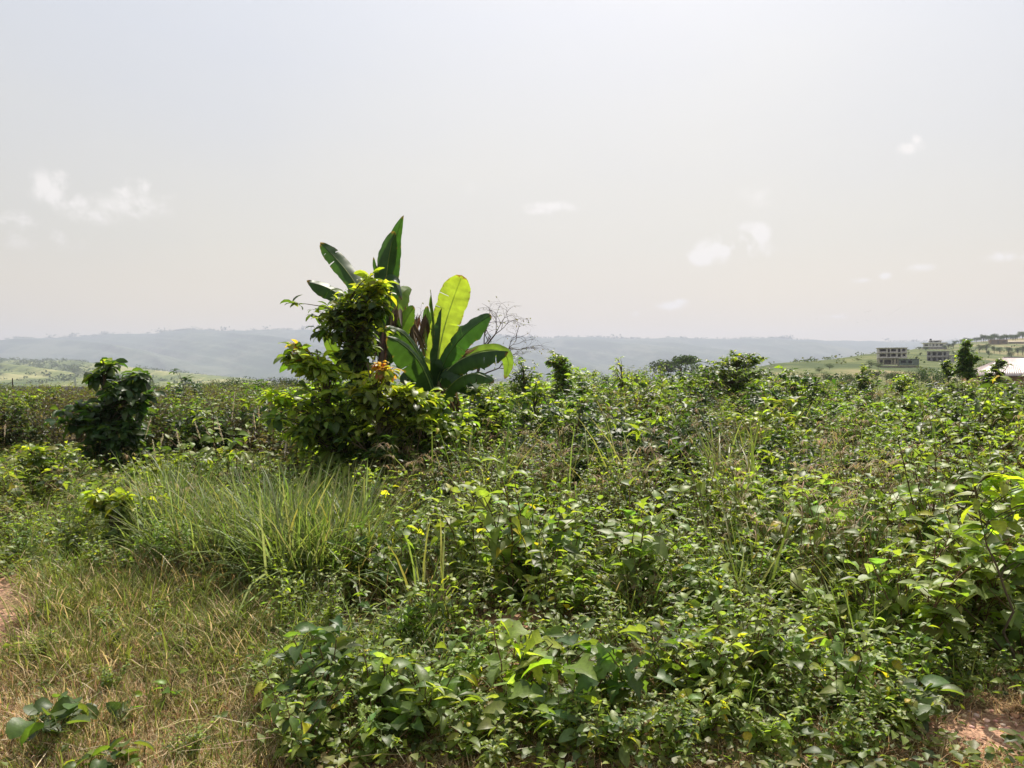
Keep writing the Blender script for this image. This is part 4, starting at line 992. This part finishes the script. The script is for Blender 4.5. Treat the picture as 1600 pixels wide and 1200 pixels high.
# ---------------------------------------------------------------- distant trees
def far_tree_geo(H, W, lobes, umbrella=False, n=1500, col=((.045, .075, .025), (.07, .10, .03), (.03, .055, .02))):
    gt, g = Geo(), Geo()
    th_ = H * (.5 if umbrella else .3)
    gt.tube([[0, 0, -H * .15], [H * .02, 0, th_ * .6], [0, H * .02, H * .7]], [H * .03, H * .022, H * .01], (.09, .07, .055), 6)
    for i in range(lobes):
        a = rng.uniform(0, 6.28); r_ = W * .34 * math.sqrt(rng.random())
        c = np.array([math.cos(a) * r_, math.sin(a) * r_, (H * .84 if umbrella else H * rng.uniform(.35, .78))])
        rr_ = np.array([W * .3, W * .3, (H * .09 if umbrella else H * .24)]) * rng.uniform(.6, 1.1)
        gt.tube([[0, 0, th_ * .7], c * [.5, .5, .8], c], [H * .014, H * .009, H * .004], (.09, .07, .055), 4)
        m = n // lobes; q = unit(rng.normal(0, 1, (m, 3))) * rng.random((m, 1)) ** .4
        P = c + q * rr_; D = unit(rng.normal(0, 1, (m, 3)))
        sz = (W + H) * .022 * rng.uniform(.6, 1.3, m)
        g.leaves(P, D, leaf_up(D, .8), sz, sz * .4, .3, .3, mixc(col, m, None, .25), T_LO)
    return gt, g
FT = []
for (H, W, lb, um) in [(6, 6, 9, 0), (5, 4, 7, 0), (8, 4.6, 6, 1), (4, 5.5, 9, 0)]:
    FT.append([far_tree_geo(H, W, lb, um), H, W, None])
def far_tree(i, loc, h, label, grp):
    (gt, g), H, W, r0 = FT[i]; s = h / H
    if r0 is None:
        r0 = thing('tree', label, 'tree', loc, 0, grp); r0.scale = (s, s, s)
        gt.build('trunk', M_BARK, r0); g.build('crown', M_FAR, r0); FT[i][3] = r0
    else: r0 = copy_thing(r0, loc, rng.uniform(0, 6.28), s, label, grp)
    return r0
def on_ground(px, d):
    x = (px - 800) / FPX * d; return (x, d, float(gz(x, d)))
def tree_px(i, px, top, d, label, grp, hill=False):
    b = hill_at(px, d) if hill else on_ground(px, d)
    h = CH + (HY - top) / FPX * d - b[2]
    far_tree(i, b, max(h, .8), label, grp)
tree_px(2, 1066, 548, 170, 'dark flat-topped tree standing above the bush line', None) if False else None
u1 = far_tree(2, on_ground(1064, 150), CH + (HY - 549) / FPX * 150 - on_ground(1064, 150)[2], 'dark flat-topped tree on the skyline left of the large dark shrub', 'flat-topped trees beyond the bush')
u2 = far_tree(2, on_ground(1033, 260), CH + (HY - 556) / FPX * 260 - on_ground(1033, 260)[2], 'pale hazy flat-topped tree just behind the dark one', 'flat-topped trees beyond the bush')
tree_px(0, 1095, 558, 130, 'rounded tree beside the flat-topped one', None)
GL = 'dark trees along the valley edge left of the young trees'
for px, tp in [(305, 593), (325, 592), (343, 590), (362, 588), (385, 587), (410, 590), (432, 588), (448, 586), (455, 590)]:
    tree_px(int(rng.choice([0, 1, 3])), px, tp, rng.uniform(105, 140), 'dark bushy tree in the row at the valley edge', GL)
tree_px(0, 246, 594, 150, 'lone round dark tree below the pale green hill', None)
tree_px(3, 8, 597, 80, 'dark bushy tree behind the pole', None)
tree_px(2, 12, 602, 95, 'low flat tree touching the pole', None)
for px, tp in [(1232, 584), (1250, 580), (1268, 582), (1290, 579), (1312, 581), (1335, 579), (1352, 576), (1370, 577), (1385, 580), (1404, 576), (1420, 578), (1440, 574), (1458, 573), (1475, 577), (1395, 584), (1430, 583), (1465, 582), (1500, 580), (1525, 582), (1545, 584), (1210, 588)]:
    tree_px(int(rng.choice([0, 1, 3])), px, tp, rng.uniform(98, 150), 'hazy dark bushy tree in the belt at the foot of the grassy slope', 'trees in the belt below the grassy slope', True)
for px, tp, d in [(1361, 562, 250), (1372, 565, 240), (1352, 568, 240), (1244, 562, 330), (1261, 562, 328), (1273, 560, 326), (1315, 556, 330), (1330, 557, 322), (1296, 567, 250), (1280, 573, 230), (1420, 549, 380), (1438, 550, 330), (1432, 556, 300), (1490, 548, 400), (1500, 552, 380)]:
    tree_px(3 if tp > 556 else 1, px, tp, d, 'isolated bush on the open grassy slope', 'bushes on the grassy slope', True)
for px, tp, d in [(1481, 535, 470), (1489, 534, 475), (1476, 538, 460), (1436, 541, 440), (1446, 541, 430), (1530, 537, 430), (1541, 535, 430), (1553, 539, 425), (1562, 541, 420), (1575, 540, 420), (1590, 541, 415), (1598, 538, 420), (1545, 546, 380), (1580, 548, 370), (1520, 545, 400)]:
    tree_px(int(rng.choice([0, 1])), px, tp, d, 'grey-green tree among the houses on the slope', 'trees among the houses on the slope', True)
for k, px in enumerate(np.linspace(1490, 1650, 46)):
    tree_px(int(rng.choice([0, 1, 0])), px, float(np.interp(px, [1494, 1530, 1555, 1575, 1600, 1640], [531, 524, 521, 521, 517, 514])) + rng.uniform(-2.0, 2.5), rng.uniform(640, 700), 'hazy tree on the wooded crest above the houses', 'trees on the wooded crest', True)

# woods on the far ridge crest and the slopes, too many to count
g = Geo(); FX, FY, FZ = ridge
cc_ = rng.integers(0, len(FX), 60); sel = np.clip((cc_[rng.integers(0, 60, 900)] + rng.normal(0, 9, 900)).astype(int), 0, len(FX) - 1)
for i in sel:
    big = rng.random() < .03; s = rng.uniform(9, 16) * (2.0 if big else 1); m = 14
    q = rng.normal(0, 1, (m, 3)) * [.5 * s * (1.6 if big else 1), .5 * s, .18 * s] + [FX[i] + rng.uniform(-6, 6), FY[i] + rng.uniform(-30, 10), FZ[i] + s * (.55 if big else .25)]
    D = unit(rng.normal(0, 1, (m, 3))); g.leaves(q, D, leaf_up(D, 1), s * .5, s * .25, .3, .3, mixc([(.05, .07, .03)], m), T_LO)
FX, FY, FZ = mid
for i in rng.integers(0, len(FX), 260):
    s = rng.uniform(3, 7); m = 16
    q = rng.normal(0, 1, (m, 3)) * [.5 * s, .5 * s, .2 * s] + [FX[i], FY[i] + rng.uniform(-20, 10), FZ[i] + s * .3]
    D = unit(rng.normal(0, 1, (m, 3))); g.leaves(q, D, leaf_up(D, 1), s * .5, s * .25, .3, .3, mixc([(.06, .085, .03)], m), T_LO)
tag(g.build('woodland', M_FAR), 'far woods roughening the crests of the hazy hills', 'woodland', None, 'stuff')
# scattered clumps on the slope facing us of the low hill
def surf_hill(px, k):   # same formula as hills() for the mid hill
    cy = np.interp(px, [-700, -100, 0, 120, 180, 260, 330, 420], [566, 563, 562, 564, 571, 580, 590, 604])
    d = 900 + 1000 * k; top = CH + (HY - cy) / FPX * 1900; low = CH + (HY - 604) / FPX * 900
    return np.array([(px - 800) / FPX * d, d, low + (top - low) * k])
g = Geo()
for _ in range(420):
    px = rng.uniform(-200, 380); k = rng.random() ** .7; c = surf_hill(px, k); s = rng.uniform(4, 10); m = 22
    q = rng.normal(0, 1, (m, 3)) * [.45 * s, .45 * s, .22 * s] + c + [0, 0, s * .35]
    D = unit(rng.normal(0, 1, (m, 3))); g.leaves(q, D, leaf_up(D, 1), s * .4, s * .2, .3, .3, mixc([(.045, .07, .025), (.06, .09, .03)], m), T_LO)
for _ in range(520):
    px = rng.uniform(1200, 1700); d = rng.uniform(190, 620); c = hill_at(px, d)
    if any(abs(px - a) < w_ and abs(d - b) < 40 for a, b, w_ in ((1400, 250, 34), (1464, 300, 26), (1459, 460, 24), (1575, 590, 40))): continue
    if math.sin(px * .05 + d * .02) + math.sin(d * .045) + rng.normal(0, .5) < .2: continue
    s_ = rng.uniform(.8, 2.6); m = 16
    q = rng.normal(0, 1, (m, 3)) * [.5 * s_, .5 * s_, .22 * s_] + c + [0, 0, s_ * .25]
    D = unit(rng.normal(0, 1, (m, 3))); g.leaves(q, D, leaf_up(D, 1), s_ * .4, s_ * .2, .3, .3, mixc([(.05, .08, .025), (.08, .11, .035), (.12, .13, .05)], m), T_LO)
tag(g.build('scrub', M_FAR), 'scrub dotting the low pale green hill and the slope with houses', 'scrub', None, 'stuff')

# ---------------------------------------------------------------- houses
CON = (.56, .53, .48); CON2 = (.52, .49, .45); WHT = (.78, .77, .74)  # CON greys paled, haze and glare over the slope put into the colour
def storey(root, name, w, dp, z0, h, openings, col, x0=0.0, y0=0.0, t=.25, mat=None):
    """front wall with real openings, side walls, back wall; openings = (x from, x to, sill, head) along the front"""
    g = Geo(); X0, X1 = x0 - w / 2, x0 + w / 2; F_ = y0
    xs = X0
    for (a, b, s, hd) in sorted(openings):
        a, b = X0 + a, X0 + b
        if a > xs + .01: g.box((xs, F_, z0), (a, F_ + t, z0 + h), col)
        if s > .01: g.box((a, F_ + .003, z0), (b, F_ + t, z0 + s), col)
        if hd < h - .01: g.box((a, F_ + .003, z0 + hd), (b, F_ + t, z0 + h), col)
        xs = b
    if xs < X1 - .01: g.box((xs, F_, z0), (X1, F_ + t, z0 + h), col)
    g.box((X0, F_ + t, z0), (X0 + t, F_ + dp, z0 + h), col); g.box((X1 - t, F_ + t, z0), (X1, F_ + dp, z0 + h), col)
    g.box((X0 + t, F_ + dp - t, z0), (X1 - t, F_ + dp, z0 + h), col)
    return g.build(name, M_CONC if mat is None else mat, root, smooth=False)
def slab(root, name, x0, x1, y0, y1, z0, z1, col, mat=None):
    g = Geo(); g.box((x0, y0, z0), (x1, y1, z1), col); return g.build(name, mat or M_CONC, root, smooth=False)
def house_root(name, label, px, py, d, cat='house', rz=0.0):
    p = at(px, py, d); return thing(name, label, cat, p, rz)
# shell with annex
h1 = house_root('concrete_house', 'grey unfinished concrete shell of several storeys on the near part of the slope', 1394.5, 571.5, 255, rz=R(-21)); h1.scale = (.88,) * 3
k = 290 / FPX
storey(h1, 'wall', 9.7, 8, 3.1, 1.75, [(.5, 2.6, .4, 1.4), (3.1, 4.0, .2, 1.5), (4.3, 6.0, .35, 1.4), (6.6, 7.6, .2, 1.45), (8.2, 9.2, .4, 1.4)], CON)
slab(h1, 'roof_slab', -5.2, 5.2, -.4, 8.3, 6.62, 6.85, CON)
storey(h1, 'wall', 9.7, 8, 5.05, 1.57, [(.4, 2.7, .35, 1.3), (3.2, 3.9, 0, 1.35), (4.3, 6.0, .3, 1.3), (6.6, 7.5, .1, 1.3), (8.0, 9.2, .3, 1.3)], CON)
slab(h1, 'floor_slab', -5.1, 5.1, -.7, 8.1, 4.86, 5.04, CON2)
slab(h1, 'floor_slab', -5.0, 5.0, -.8, 8.1, 2.86, 3.09, CON2)
storey(h1, 'wall', 6.9, 7.5, .4, 2.45, [(.5, 1.5, .5, 1.9), (2.0, 4.4, .3, 1.9), (4.8, 5.3, .4, 2.1), (6.0, 6.5, .4, 2.1)], (.42, .38, .28), x0=-1.4)
storey(h1, 'annex_wall', 6.7, 5, .1, 2.3, [(.6, 2.4, .9, 1.9), (3.0, 4.3, .8, 1.8)], (.16, .19, .15), x0=5.5, y0=-.4)
slab(h1, 'annex_roof', 2.0, 8.95, -.6, 4.7, 2.41, 2.6, (.15, .18, .14))
g = Geo(); g.box((-4.85, 0, -2.2), (9.0, 6, -.02), (.30, .27, .2)); g.build('plinth', M_CONC, h1, smooth=False)
# white villa on the brow
h2 = house_root('white_house', 'white flat-roofed villa with an overhanging roof and rooftop tank on the brow of the slope', 1459, 542, 470, rz=R(-33))
storey(h2, 'wall', 12, 8, 0, 2.3, [(.8, 2.8, .6, 1.7), (3.6, 4.2, .4, 1.8), (5.2, 6.2, .4, 1.8), (7.0, 8.2, .5, 1.7), (9.0, 10.8, .6, 1.7)], WHT)
slab(h2, 'roof_slab', -7.2, 7.0, -1.0, 9, 2.32, 2.62, WHT)
storey(h2, 'upper_wall', 6.5, 6, 2.63, 1.15, [(.6, 2.0, .3, .9), (3.0, 5.2, .3, .9)], (.45, .44, .42), x0=.3, y0=1)
slab(h2, 'upper_roof', -3.6, 4.4, .4, 7.5, 3.8, 4.0, WHT)
g = Geo(); a = np.arange(12) * math.pi / 6
g.tube([[-2, 3, 4.0], [-2, 3, 4.1], [-2, 3, 5.0], [-2, 3, 5.15]], [.02, .6, .6, .1], (.03, .03, .035), 12); g.build('water_tank', M_CONC, h2)
g = Geo(); g.box((-6.4, .3, -2.5), (6.4, 8.5, -.01), (.3, .28, .24)); g.build('plinth', M_CONC, h2, smooth=False)
# second shell
h3 = house_root('concrete_house', 'bare grey blockwork house with empty window openings below the white villa', 1464, 565, 300, rz=R(-35)); h3.scale = (.83,) * 3
for j, z in enumerate((0, 2.5)):
    storey(h3, 'wall', 8.6, 7, z, 2.3, [(.5, 1.5, .6, 1.8), (2.4, 4.0, .4, 1.9), (4.6, 6.2, .4, 1.9), (7.0, 7.9, .3, 1.9)], (.27, .26, .25))
    slab(h3, 'floor_slab', -4.5, 4.6, -.4, 7.2, z + 2.31, z + 2.49, CON2)
storey(h3, 'side_wall', 2.6, 5, 0, 3.0, [(.5, 1.2, .6, 1.8)], (.33, .31, .28), x0=5.95, y0=1)
g = Geo(); g.box((-4.4, .2, -2), (7.2, 7, -.01), CON2); g.build('plinth', M_CONC, h3, smooth=False)
# brown box house
h4 = house_root('brown_house', 'low brown block building under the wooded crest', 1560, 537.5, 600, rz=R(-26)); h4.scale = (1.15,) * 3
storey(h4, 'wall', 10.4, 7, 0, 2.8, [(1.2, 2.2, .9, 2), (4.5, 5.5, 0, 2.1), (7.6, 8.8, .9, 2)], (.24, .17, .11))
slab(h4, 'roof_slab', -5.5, 5.5, -.4, 7.4, 2.81, 3.05, (.27, .20, .14))
g = Geo(); g.box((-5.1, .2, -2.5), (5.1, 7, -.01), (.25, .18, .12)); g.build('plinth', M_CONC, h4, smooth=False)
# long low house behind with pale roof
h6 = house_root('low_house', 'long low building with a pale tan roof beside the brown block building', 1588, 538.5, 600, rz=R(-38)); h6.scale = (1.2,) * 3
storey(h6, 'wall', 9, 6, 0, 1.7, [(1, 2, .6, 1.3), (5, 6, .6, 1.3)], (.33, .27, .2))
g = Geo(); g.add([(-5, -.6, 1.65), (5, -.6, 1.65), (5, 3, 2.6), (-5, 3, 2.6), (5, 6.6, 1.65), (-5, 6.6, 1.65), (-5, -.6, 1.55), (5, -.6, 1.55)], [(0, 1, 2), (0, 2, 3), (3, 2, 4), (3, 4, 5), (6, 7, 1), (6, 1, 0)], (.46, .38, .28)); g.build('roof', M_CONC, h6, smooth=False)
g = Geo(); g.box((-4.4, .2, -2.5), (4.4, 6, -.01), (.25, .2, .15)); g.build('plinth', M_CONC, h6, smooth=False)

# near house with corrugated hip roof
def corrugated(name, tri_or_quad, ns, amp, col, root, mat, thick=.05):
    """roof face: eave from a to b, ridge from c to d; corrugations run up the slope"""
    a, b, c, d_ = [np.array(p, float) for p in tri_or_quad]
    nrm = unit(np.cross(b - a, (c + d_) / 2 - a)); 
    if nrm[2] < 0: nrm = -nrm
    n = ns * 6 + 1; u = np.linspace(0, 1, n)[:, None]
    E = a + (b - a) * u; Rg = d_ + (c - d_) * u
    off = amp * np.sin(u * ns * 2 * math.pi)
    m = 5; rows = [E + (Rg - E) * v + nrm * off for v in np.linspace(0, 1, m)]
    V = np.concatenate(rows + [r_ - nrm * thick for r_ in (rows[0],)]); T = []
    for i in range(m - 1):
        for j in range(n - 1):
            q = i * n + j; T += [(q, q + 1, q + n + 1), (q, q + n + 1, q + n)]
    for j in range(n - 1):
        q = m * n + j; T += [(q, q + 1, j + 1), (q, j + 1, j)]
    g = Geo(); sheet = np.repeat(np.exp(rng.normal(0, .06, n // 12 + 2)), 12)[:n]
    C = np.tile(np.outer(sheet, col), (m + 1, 1)); g.add(V, T, C); return g.build(name, mat, root)
M_ROOF = leafmat('corrugated_sheet', .45, 0, .4, vary=0, bump=.05, bscale=1.5)
h5p = at(1567, 620, 86); h5p[2] = float(gz(h5p[0], h5p[1]))
h5 = thing('bungalow', 'house with a pinkish-white corrugated metal hip roof half sunk behind the bushes', 'house', h5p)
def L5_(px, py, d): return at(px, py, d) - h5p
ap = L5_(1568, 558.5, 87)
FLc, FRc, BLc, BRc = L5_(1552, 587, 80), L5_(1655, 587, 80), L5_(1497, 578.5, 95), L5_(1650, 578.5, 95)
FLc[2] = FRc[2] = BLc[2] = BRc[2] = L5_(1552, 587, 80)[2]
ap2 = ap + [3.3, .6, -.02]
PK = (.46, .38, .37)
corrugated('roof', (FLc, FRc, ap2 * [1, 1, 1], ap), 26, .022, PK, h5, M_ROOF)
corrugated('roof', (BLc, FLc, ap, ap), 30, .022, PK, h5, M_ROOF)
corrugated('roof', (FRc, BRc, ap2, ap2), 20, .022, PK, h5, M_ROOF)
corrugated('roof', (BRc, BLc, ap, ap2), 26, .022, PK, h5, M_ROOF)
g = Geo(); g.tube([ap, ap2], .09, (.10, .09, .09), 6); g.tube([ap2, FRc], .09, (.06, .05, .05), 6); g.build('ridge_cap', M_ROOF, h5)
g = Geo(); c = (FLc + BRc) / 2
for (p, q) in ((FLc, FRc), (FRc, BRc), (BRc, BLc), (BLc, FLc)):
    p, q = c + (p - c) * .93, c + (q - c) * .93
    dv = unit(q - p); nv = np.array([-dv[1], dv[0], 0]) * .12
    V = [p + nv, q + nv, q - nv, p - nv]; V = [v * [1, 1, 0] + [0, 0, -.6] for v in V] + [v * [1, 1, 0] + [0, 0, FLc[2] - .03] for v in V]
    g.add(V, [(0, 1, 5), (0, 5, 4), (1, 2, 6), (1, 6, 5), (2, 3, 7), (2, 7, 6), (3, 0, 4), (3, 4, 7)], (.33, .20, .13))
g.build('wall', M_CONC, h5, smooth=False)
h7 = thing('bungalow', 'orange-tan tiled roof peeking out behind the metal roof', 'house', at(1612, 600, 120) * [1, 1, 0] + [0, 0, -1.5])
g = Geo(); zt = at(0, 559, 120)[2] + 1.5
g.add([(-3, -3, zt - 1.2), (5, -3, zt - 1.2), (4, 1, zt), (-2, 1, zt), (5, 5, zt - 1.2), (-3, 5, zt - 1.2)], [(0, 1, 2), (0, 2, 3), (3, 2, 4), (3, 4, 5), (0, 3, 5), (1, 4, 2)], (.50, .25, .15)); g.build('roof', M_ROOF, h7, smooth=False)
g = Geo(); g.box((-2.5, -2.6, -1), (4.5, 4.6, zt - 1.21), (.4, .3, .22)); g.build('wall', M_CONC, h7, smooth=False)

# pole and lean-to at the far left
p0 = at(19.5, 591, 42); zb = float(gz(p0[0], p0[1]))
pole = thing('wooden_pole', 'thin dark pole standing by the farthest bushes at the edge of the view', 'pole', (p0[0], p0[1], zb))
g = Geo(); g.tube([[0, 0, -.2], [.01, 0, 1.], [0, 0, p0[2] - zb]], [.035, .032, .028], (.07, .055, .045), 8); g.build('post', M_BARK, pole)
g = Geo(); g.tube([[0, 0, p0[2] - zb - .18], [-.3, .02, p0[2] - zb - .36], [-.6, .02, p0[2] - zb - .42]], .012, (.1, .08, .06), 5); g.build('stay', M_BARK, pole)

# flock of birds, tiny
def bird_geo():
    gb, gw = Geo(), Geo()
    gb.tube([[0, -.16, 0], [0, -.1, .0], [0, 0, .01], [0, .1, 0], [0, .2, 0]], [.008, .03, .045, .03, .01], (.05, .045, .045), 7)
    for s in (-1, 1):
        gw.add([(0, -.05, .02), (0, .07, .02), (s * .22, -.02, .09), (s * .22, .06, .09), (s * .46, .03, .03), (0, -.05, .012), (0, .07, .012), (s * .22, -.02, .082), (s * .22, .06, .082), (s * .46, .03, .024)],
               [(0, 1, 3), (0, 3, 2), (2, 3, 4), (5, 8, 6), (5, 7, 8), (7, 9, 8), (0, 2, 7), (0, 7, 5), (2, 4, 9), (2, 9, 7), (1, 6, 8), (1, 8, 3), (3, 8, 9), (3, 9, 4)], (.06, .05, .05))
    return gb, gw
br = None
for (px, py) in [(1249, 499), (1258, 498.5), (1276, 498), (1284, 497.5), (1320, 493), (1322, 507), (1339, 504), (1354, 500.5), (1369, 498), (1351, 488), (1354, 487), (1357, 486.5), (1360, 485), (1388, 492.5), (1393, 489.5), (1399, 486), (1402, 484), (1404.5, 482), (1407, 480.5), (1425, 474.5), (1431, 474), (1440, 473.5), (571, 43)]:
    p = at(px, py, 420); lab = 'tiny far-off bird in the loose flock above the grassy slope' if px > 1000 else 'lone tiny bird high in the empty sky'
    if br is None:
        br = thing('bird', lab, 'bird', p, rng.uniform(0, 6), 'birds in the distant flock'); gb, gw = bird_geo(); gb.build('body', M_BARK, br); gw.build('wing', M_BARK, br)
    else: copy_thing(br, p, rng.uniform(0, 6.28), rng.uniform(.9, 1.3), lab, 'birds in the distant flock')

# ---------------------------------------------------------------- haze
me = bpy.data.meshes.new('haze'); x0, x1, y0, y1, z0, z1 = -6500, 6500, -1200, 6900, -95, 372
me.from_pydata([(x0,y0,z0),(x1,y0,z0),(x1,y1,z0),(x0,y1,z0),(x0,y0,z1),(x1,y0,z1),(x1,y1,z1),(x0,y1,z1)], [], [(0,3,2,1),(4,5,6,7),(0,1,5,4),(1,2,6,5),(2,3,7,6),(3,0,4,7)])
hz = bpy.data.objects.new('haze', me); COL.objects.link(hz); tag(hz, 'pale dry-season haze filling the valley air', 'haze', None, 'stuff')
m, nt, N, Lk = newmat('haze_air'); out = N.new('ShaderNodeOutputMaterial'); pv = N.new('ShaderNodeVolumePrincipled')
HAZE = 2.1e-4
pv.inputs['Density'].default_value = HAZE; pv.inputs['Color'].default_value = (.59, .63, .785, 1); pv.inputs['Anisotropy'].default_value = .25
Lk.new(pv.outputs[0], out.inputs['Volume']); me.materials.append(m)

# ---------------------------------------------------------------- sky
SUN_EL, SUN_AZ = 52.0, 13.0          # azimuth clockwise from the view direction
w = bpy.data.worlds.new('World'); SC.world = w; w.use_nodes = True
N, Lk = w.node_tree.nodes, w.node_tree.links; N.clear()
out = N.new('ShaderNodeOutputWorld'); bg = N.new('ShaderNodeBackground'); bg.inputs['Strength'].default_value = .082; Lk.new(bg.outputs[0], out.inputs[0])
sky = N.new('ShaderNodeTexSky'); sky.sky_type = 'NISHITA'; sky.sun_disc = False; sky.sun_elevation = R(SUN_EL); sky.sun_rotation = R(SUN_AZ)
sky.air_density = 1.2; sky.dust_density = 4.0; sky.ozone_density = 1.0
tc = N.new('ShaderNodeTexCoord')
def math_(op, a, b=None, c=None, clamp=False):
    n = N.new('ShaderNodeMath'); n.operation = op; n.use_clamp = clamp
    for i, v in enumerate((a, b, c)):
        if v is None: continue
        if isinstance(v, (int, float)): n.inputs[i].default_value = v
        else: Lk.new(v, n.inputs[i])
    return n.outputs[0]
sx = N.new('ShaderNodeSeparateXYZ'); Lk.new(tc.outputs['Generated'], sx.inputs[0])
az = math_('ARCTAN2', sx.outputs[0], sx.outputs[1]); el = math_('ARCSINE', sx.outputs[2])
no = N.new('ShaderNodeTexNoise'); no.inputs['Scale'].default_value = 24; no.inputs['Detail'].default_value = 9; no.inputs['Roughness'].default_value = .58; no.inputs['Distortion'].default_value = .25
Lk.new(tc.outputs['Generated'], no.inputs['Vector'])
nz = math_('SUBTRACT', no.outputs['Fac'], .5)
tot = None
for (px, py, rx, ry, st) in [(70, 292, 22, 20, 1), (94, 284, 20, 13, 1), (84, 306, 26, 18, .85), (114, 318, 26, 12, .9), (150, 336, 48, 14, .75), (196, 298, 20, 17, .95), (228, 293, 30, 10, 1), (256, 304, 22, 8, .75), (205, 322, 64, 18, .75), (28, 350, 44, 14, .85), (66, 376, 70, 13, .8),
        (865, 324, 40, 8, .8), (845, 330, 24, 6, .7), (1102, 402, 30, 11, 1.1), (1126, 390, 34, 17, 1.2), (1152, 376, 34, 18, 1.2), (1176, 368, 24, 17, 1.2), (1148, 390, 52, 16, 1.1), (1420, 230, 20, 9, .9), (1428, 222, 10, 8, .9), (1050, 478, 26, 7, .75), (1065, 472, 12, 5, .8), (1575, 401, 46, 7, .9), (1435, 418, 22, 6, .75), (1382, 431, 10, 5, .7), (1346, 438, 16, 4, .6), (880, 453, 20, 8, .6), (1190, 303, 34, 20, .45), (735, 296, 12, 12, .45), (985, 490, 14, 7, .55), (1300, 495, 60, 5, .4)]:
    x = (px - 800) / FPX; z = (HY - py) / FPX; a0 = math.atan(x); e0 = math.atan(z / math.hypot(1, x))
    u = math_('DIVIDE', math_('SUBTRACT', az, a0), rx / FPX * math.cos(a0) ** 2 * 1.6); v = math_('DIVIDE', math_('SUBTRACT', el, e0), ry / FPX * 1.6)
    r2 = math_('SQRT', math_('ADD', math_('MULTIPLY', u, u), math_('MULTIPLY', v, v)))
    b = math_('MULTIPLY', math_('SUBTRACT', 1.0, r2, clamp=True), st)
    tot = b if tot is None else math_('MAXIMUM', tot, b)
mr = N.new('ShaderNodeMapRange'); mr.interpolation_type = 'SMOOTHSTEP'; mr.inputs['From Min'].default_value = .08; mr.inputs['From Max'].default_value = .72
gate = math_('MULTIPLY', tot, 3.0, clamp=True)
Lk.new(math_('MULTIPLY', tot, math_('ADD', .66, math_('MULTIPLY', nz, 5.2))), mr.inputs['Value'])
# thin high veil: whitish, a little uneven
n2 = N.new('ShaderNodeTexNoise'); n2.inputs['Scale'].default_value = 2.2; n2.inputs['Detail'].default_value = 4; n2.inputs['Roughness'].default_value = .45
mp = N.new('ShaderNodeMapping'); mp.inputs['Scale'].default_value = (1, 1, 2.6); Lk.new(tc.outputs['Generated'], mp.inputs[0]); Lk.new(mp.outputs[0], n2.inputs['Vector'])
veil = N.new('ShaderNodeValToRGB'); e = veil.color_ramp.elements
e[0].position = .35; e[0].color = (.66, .665, .70, 1); e[1].position = .65; e[1].color = (.71, .70, .69, 1)
Lk.new(n2.outputs['Fac'], veil.inputs[0])
warm = N.new('ShaderNodeValToRGB'); e = warm.color_ramp.elements
e[0].position = 0; e[0].color = (1.42, 1.08, .62, 1); e[1].position = .42; e[1].color = (1.10, 1.14, 1.17, 1); k_ = e.new(.16); k_.color = (1.15, 1.06, .84, 1)
Lk.new(sx.outputs[2], warm.inputs[0])
wm = N.new('ShaderNodeMix'); wm.data_type = 'RGBA'; wm.blend_type = 'MULTIPLY'; wm.inputs['Factor'].default_value = 1; Lk.new(veil.outputs[0], wm.inputs['A']); Lk.new(warm.outputs[0], wm.inputs['B'])
vs = N.new('ShaderNodeVectorMath'); vs.operation = 'SCALE'; vs.inputs['Scale'].default_value = 8.6; Lk.new(wm.outputs['Result'], vs.inputs[0])
VEIL = .72
mx = N.new('ShaderNodeMix'); mx.data_type = 'RGBA'; mx.inputs['Factor'].default_value = VEIL; Lk.new(sky.outputs[0], mx.inputs['A']); Lk.new(vs.outputs[0], mx.inputs['B'])
cl = N.new('ShaderNodeMix'); cl.data_type = 'RGBA'; Lk.new(math_('MULTIPLY', mr.outputs[0], .72), cl.inputs['Factor']); Lk.new(mx.outputs['Result'], cl.inputs['A']); cl.inputs['B'].default_value = (8.9, 8.5, 8.1, 1)
Lk.new(cl.outputs['Result'], bg.inputs[0])

sl = bpy.data.lights.new('sun', 'SUN'); sl.energy = 5.0; sl.angle = R(.6); sl.color = (1, .93, .81)
so = bpy.data.objects.new('sun', sl); COL.objects.link(so)
dv = Vector((math.sin(R(SUN_AZ)) * math.cos(R(SUN_EL)), math.cos(R(SUN_AZ)) * math.cos(R(SUN_EL)), math.sin(R(SUN_EL))))
so.rotation_euler = dv.to_track_quat('Z', 'Y').to_euler(); so.location = dv * 50

# ---------------------------------------------------------------- camera, render
cd = bpy.data.cameras.new('camera'); cam = bpy.data.objects.new('camera', cd); COL.objects.link(cam); SC.camera = cam
cd.sensor_width = 36; cd.lens = 36 * FPX / 1600; cd.clip_start = .05; cd.clip_end = 30000
cam.location = (0, 0, CH); cam.rotation_euler = (R(90) - math.atan(15 / FPX), 0, 0)
SC.view_settings.view_transform = 'Standard'; SC.view_settings.look = 'None'; SC.view_settings.exposure = 0.52; SC.view_settings.gamma = 1
cy = SC.cycles; cy.max_bounces = 6; cy.diffuse_bounces = 3; cy.glossy_bounces = 2; cy.transmission_bounces = 3; cy.volume_bounces = 1; cy.transparent_max_bounces = 4
cy.use_denoising = True; cy.sample_clamp_indirect = 6; cy.caustics_reflective = False; cy.caustics_refractive = False
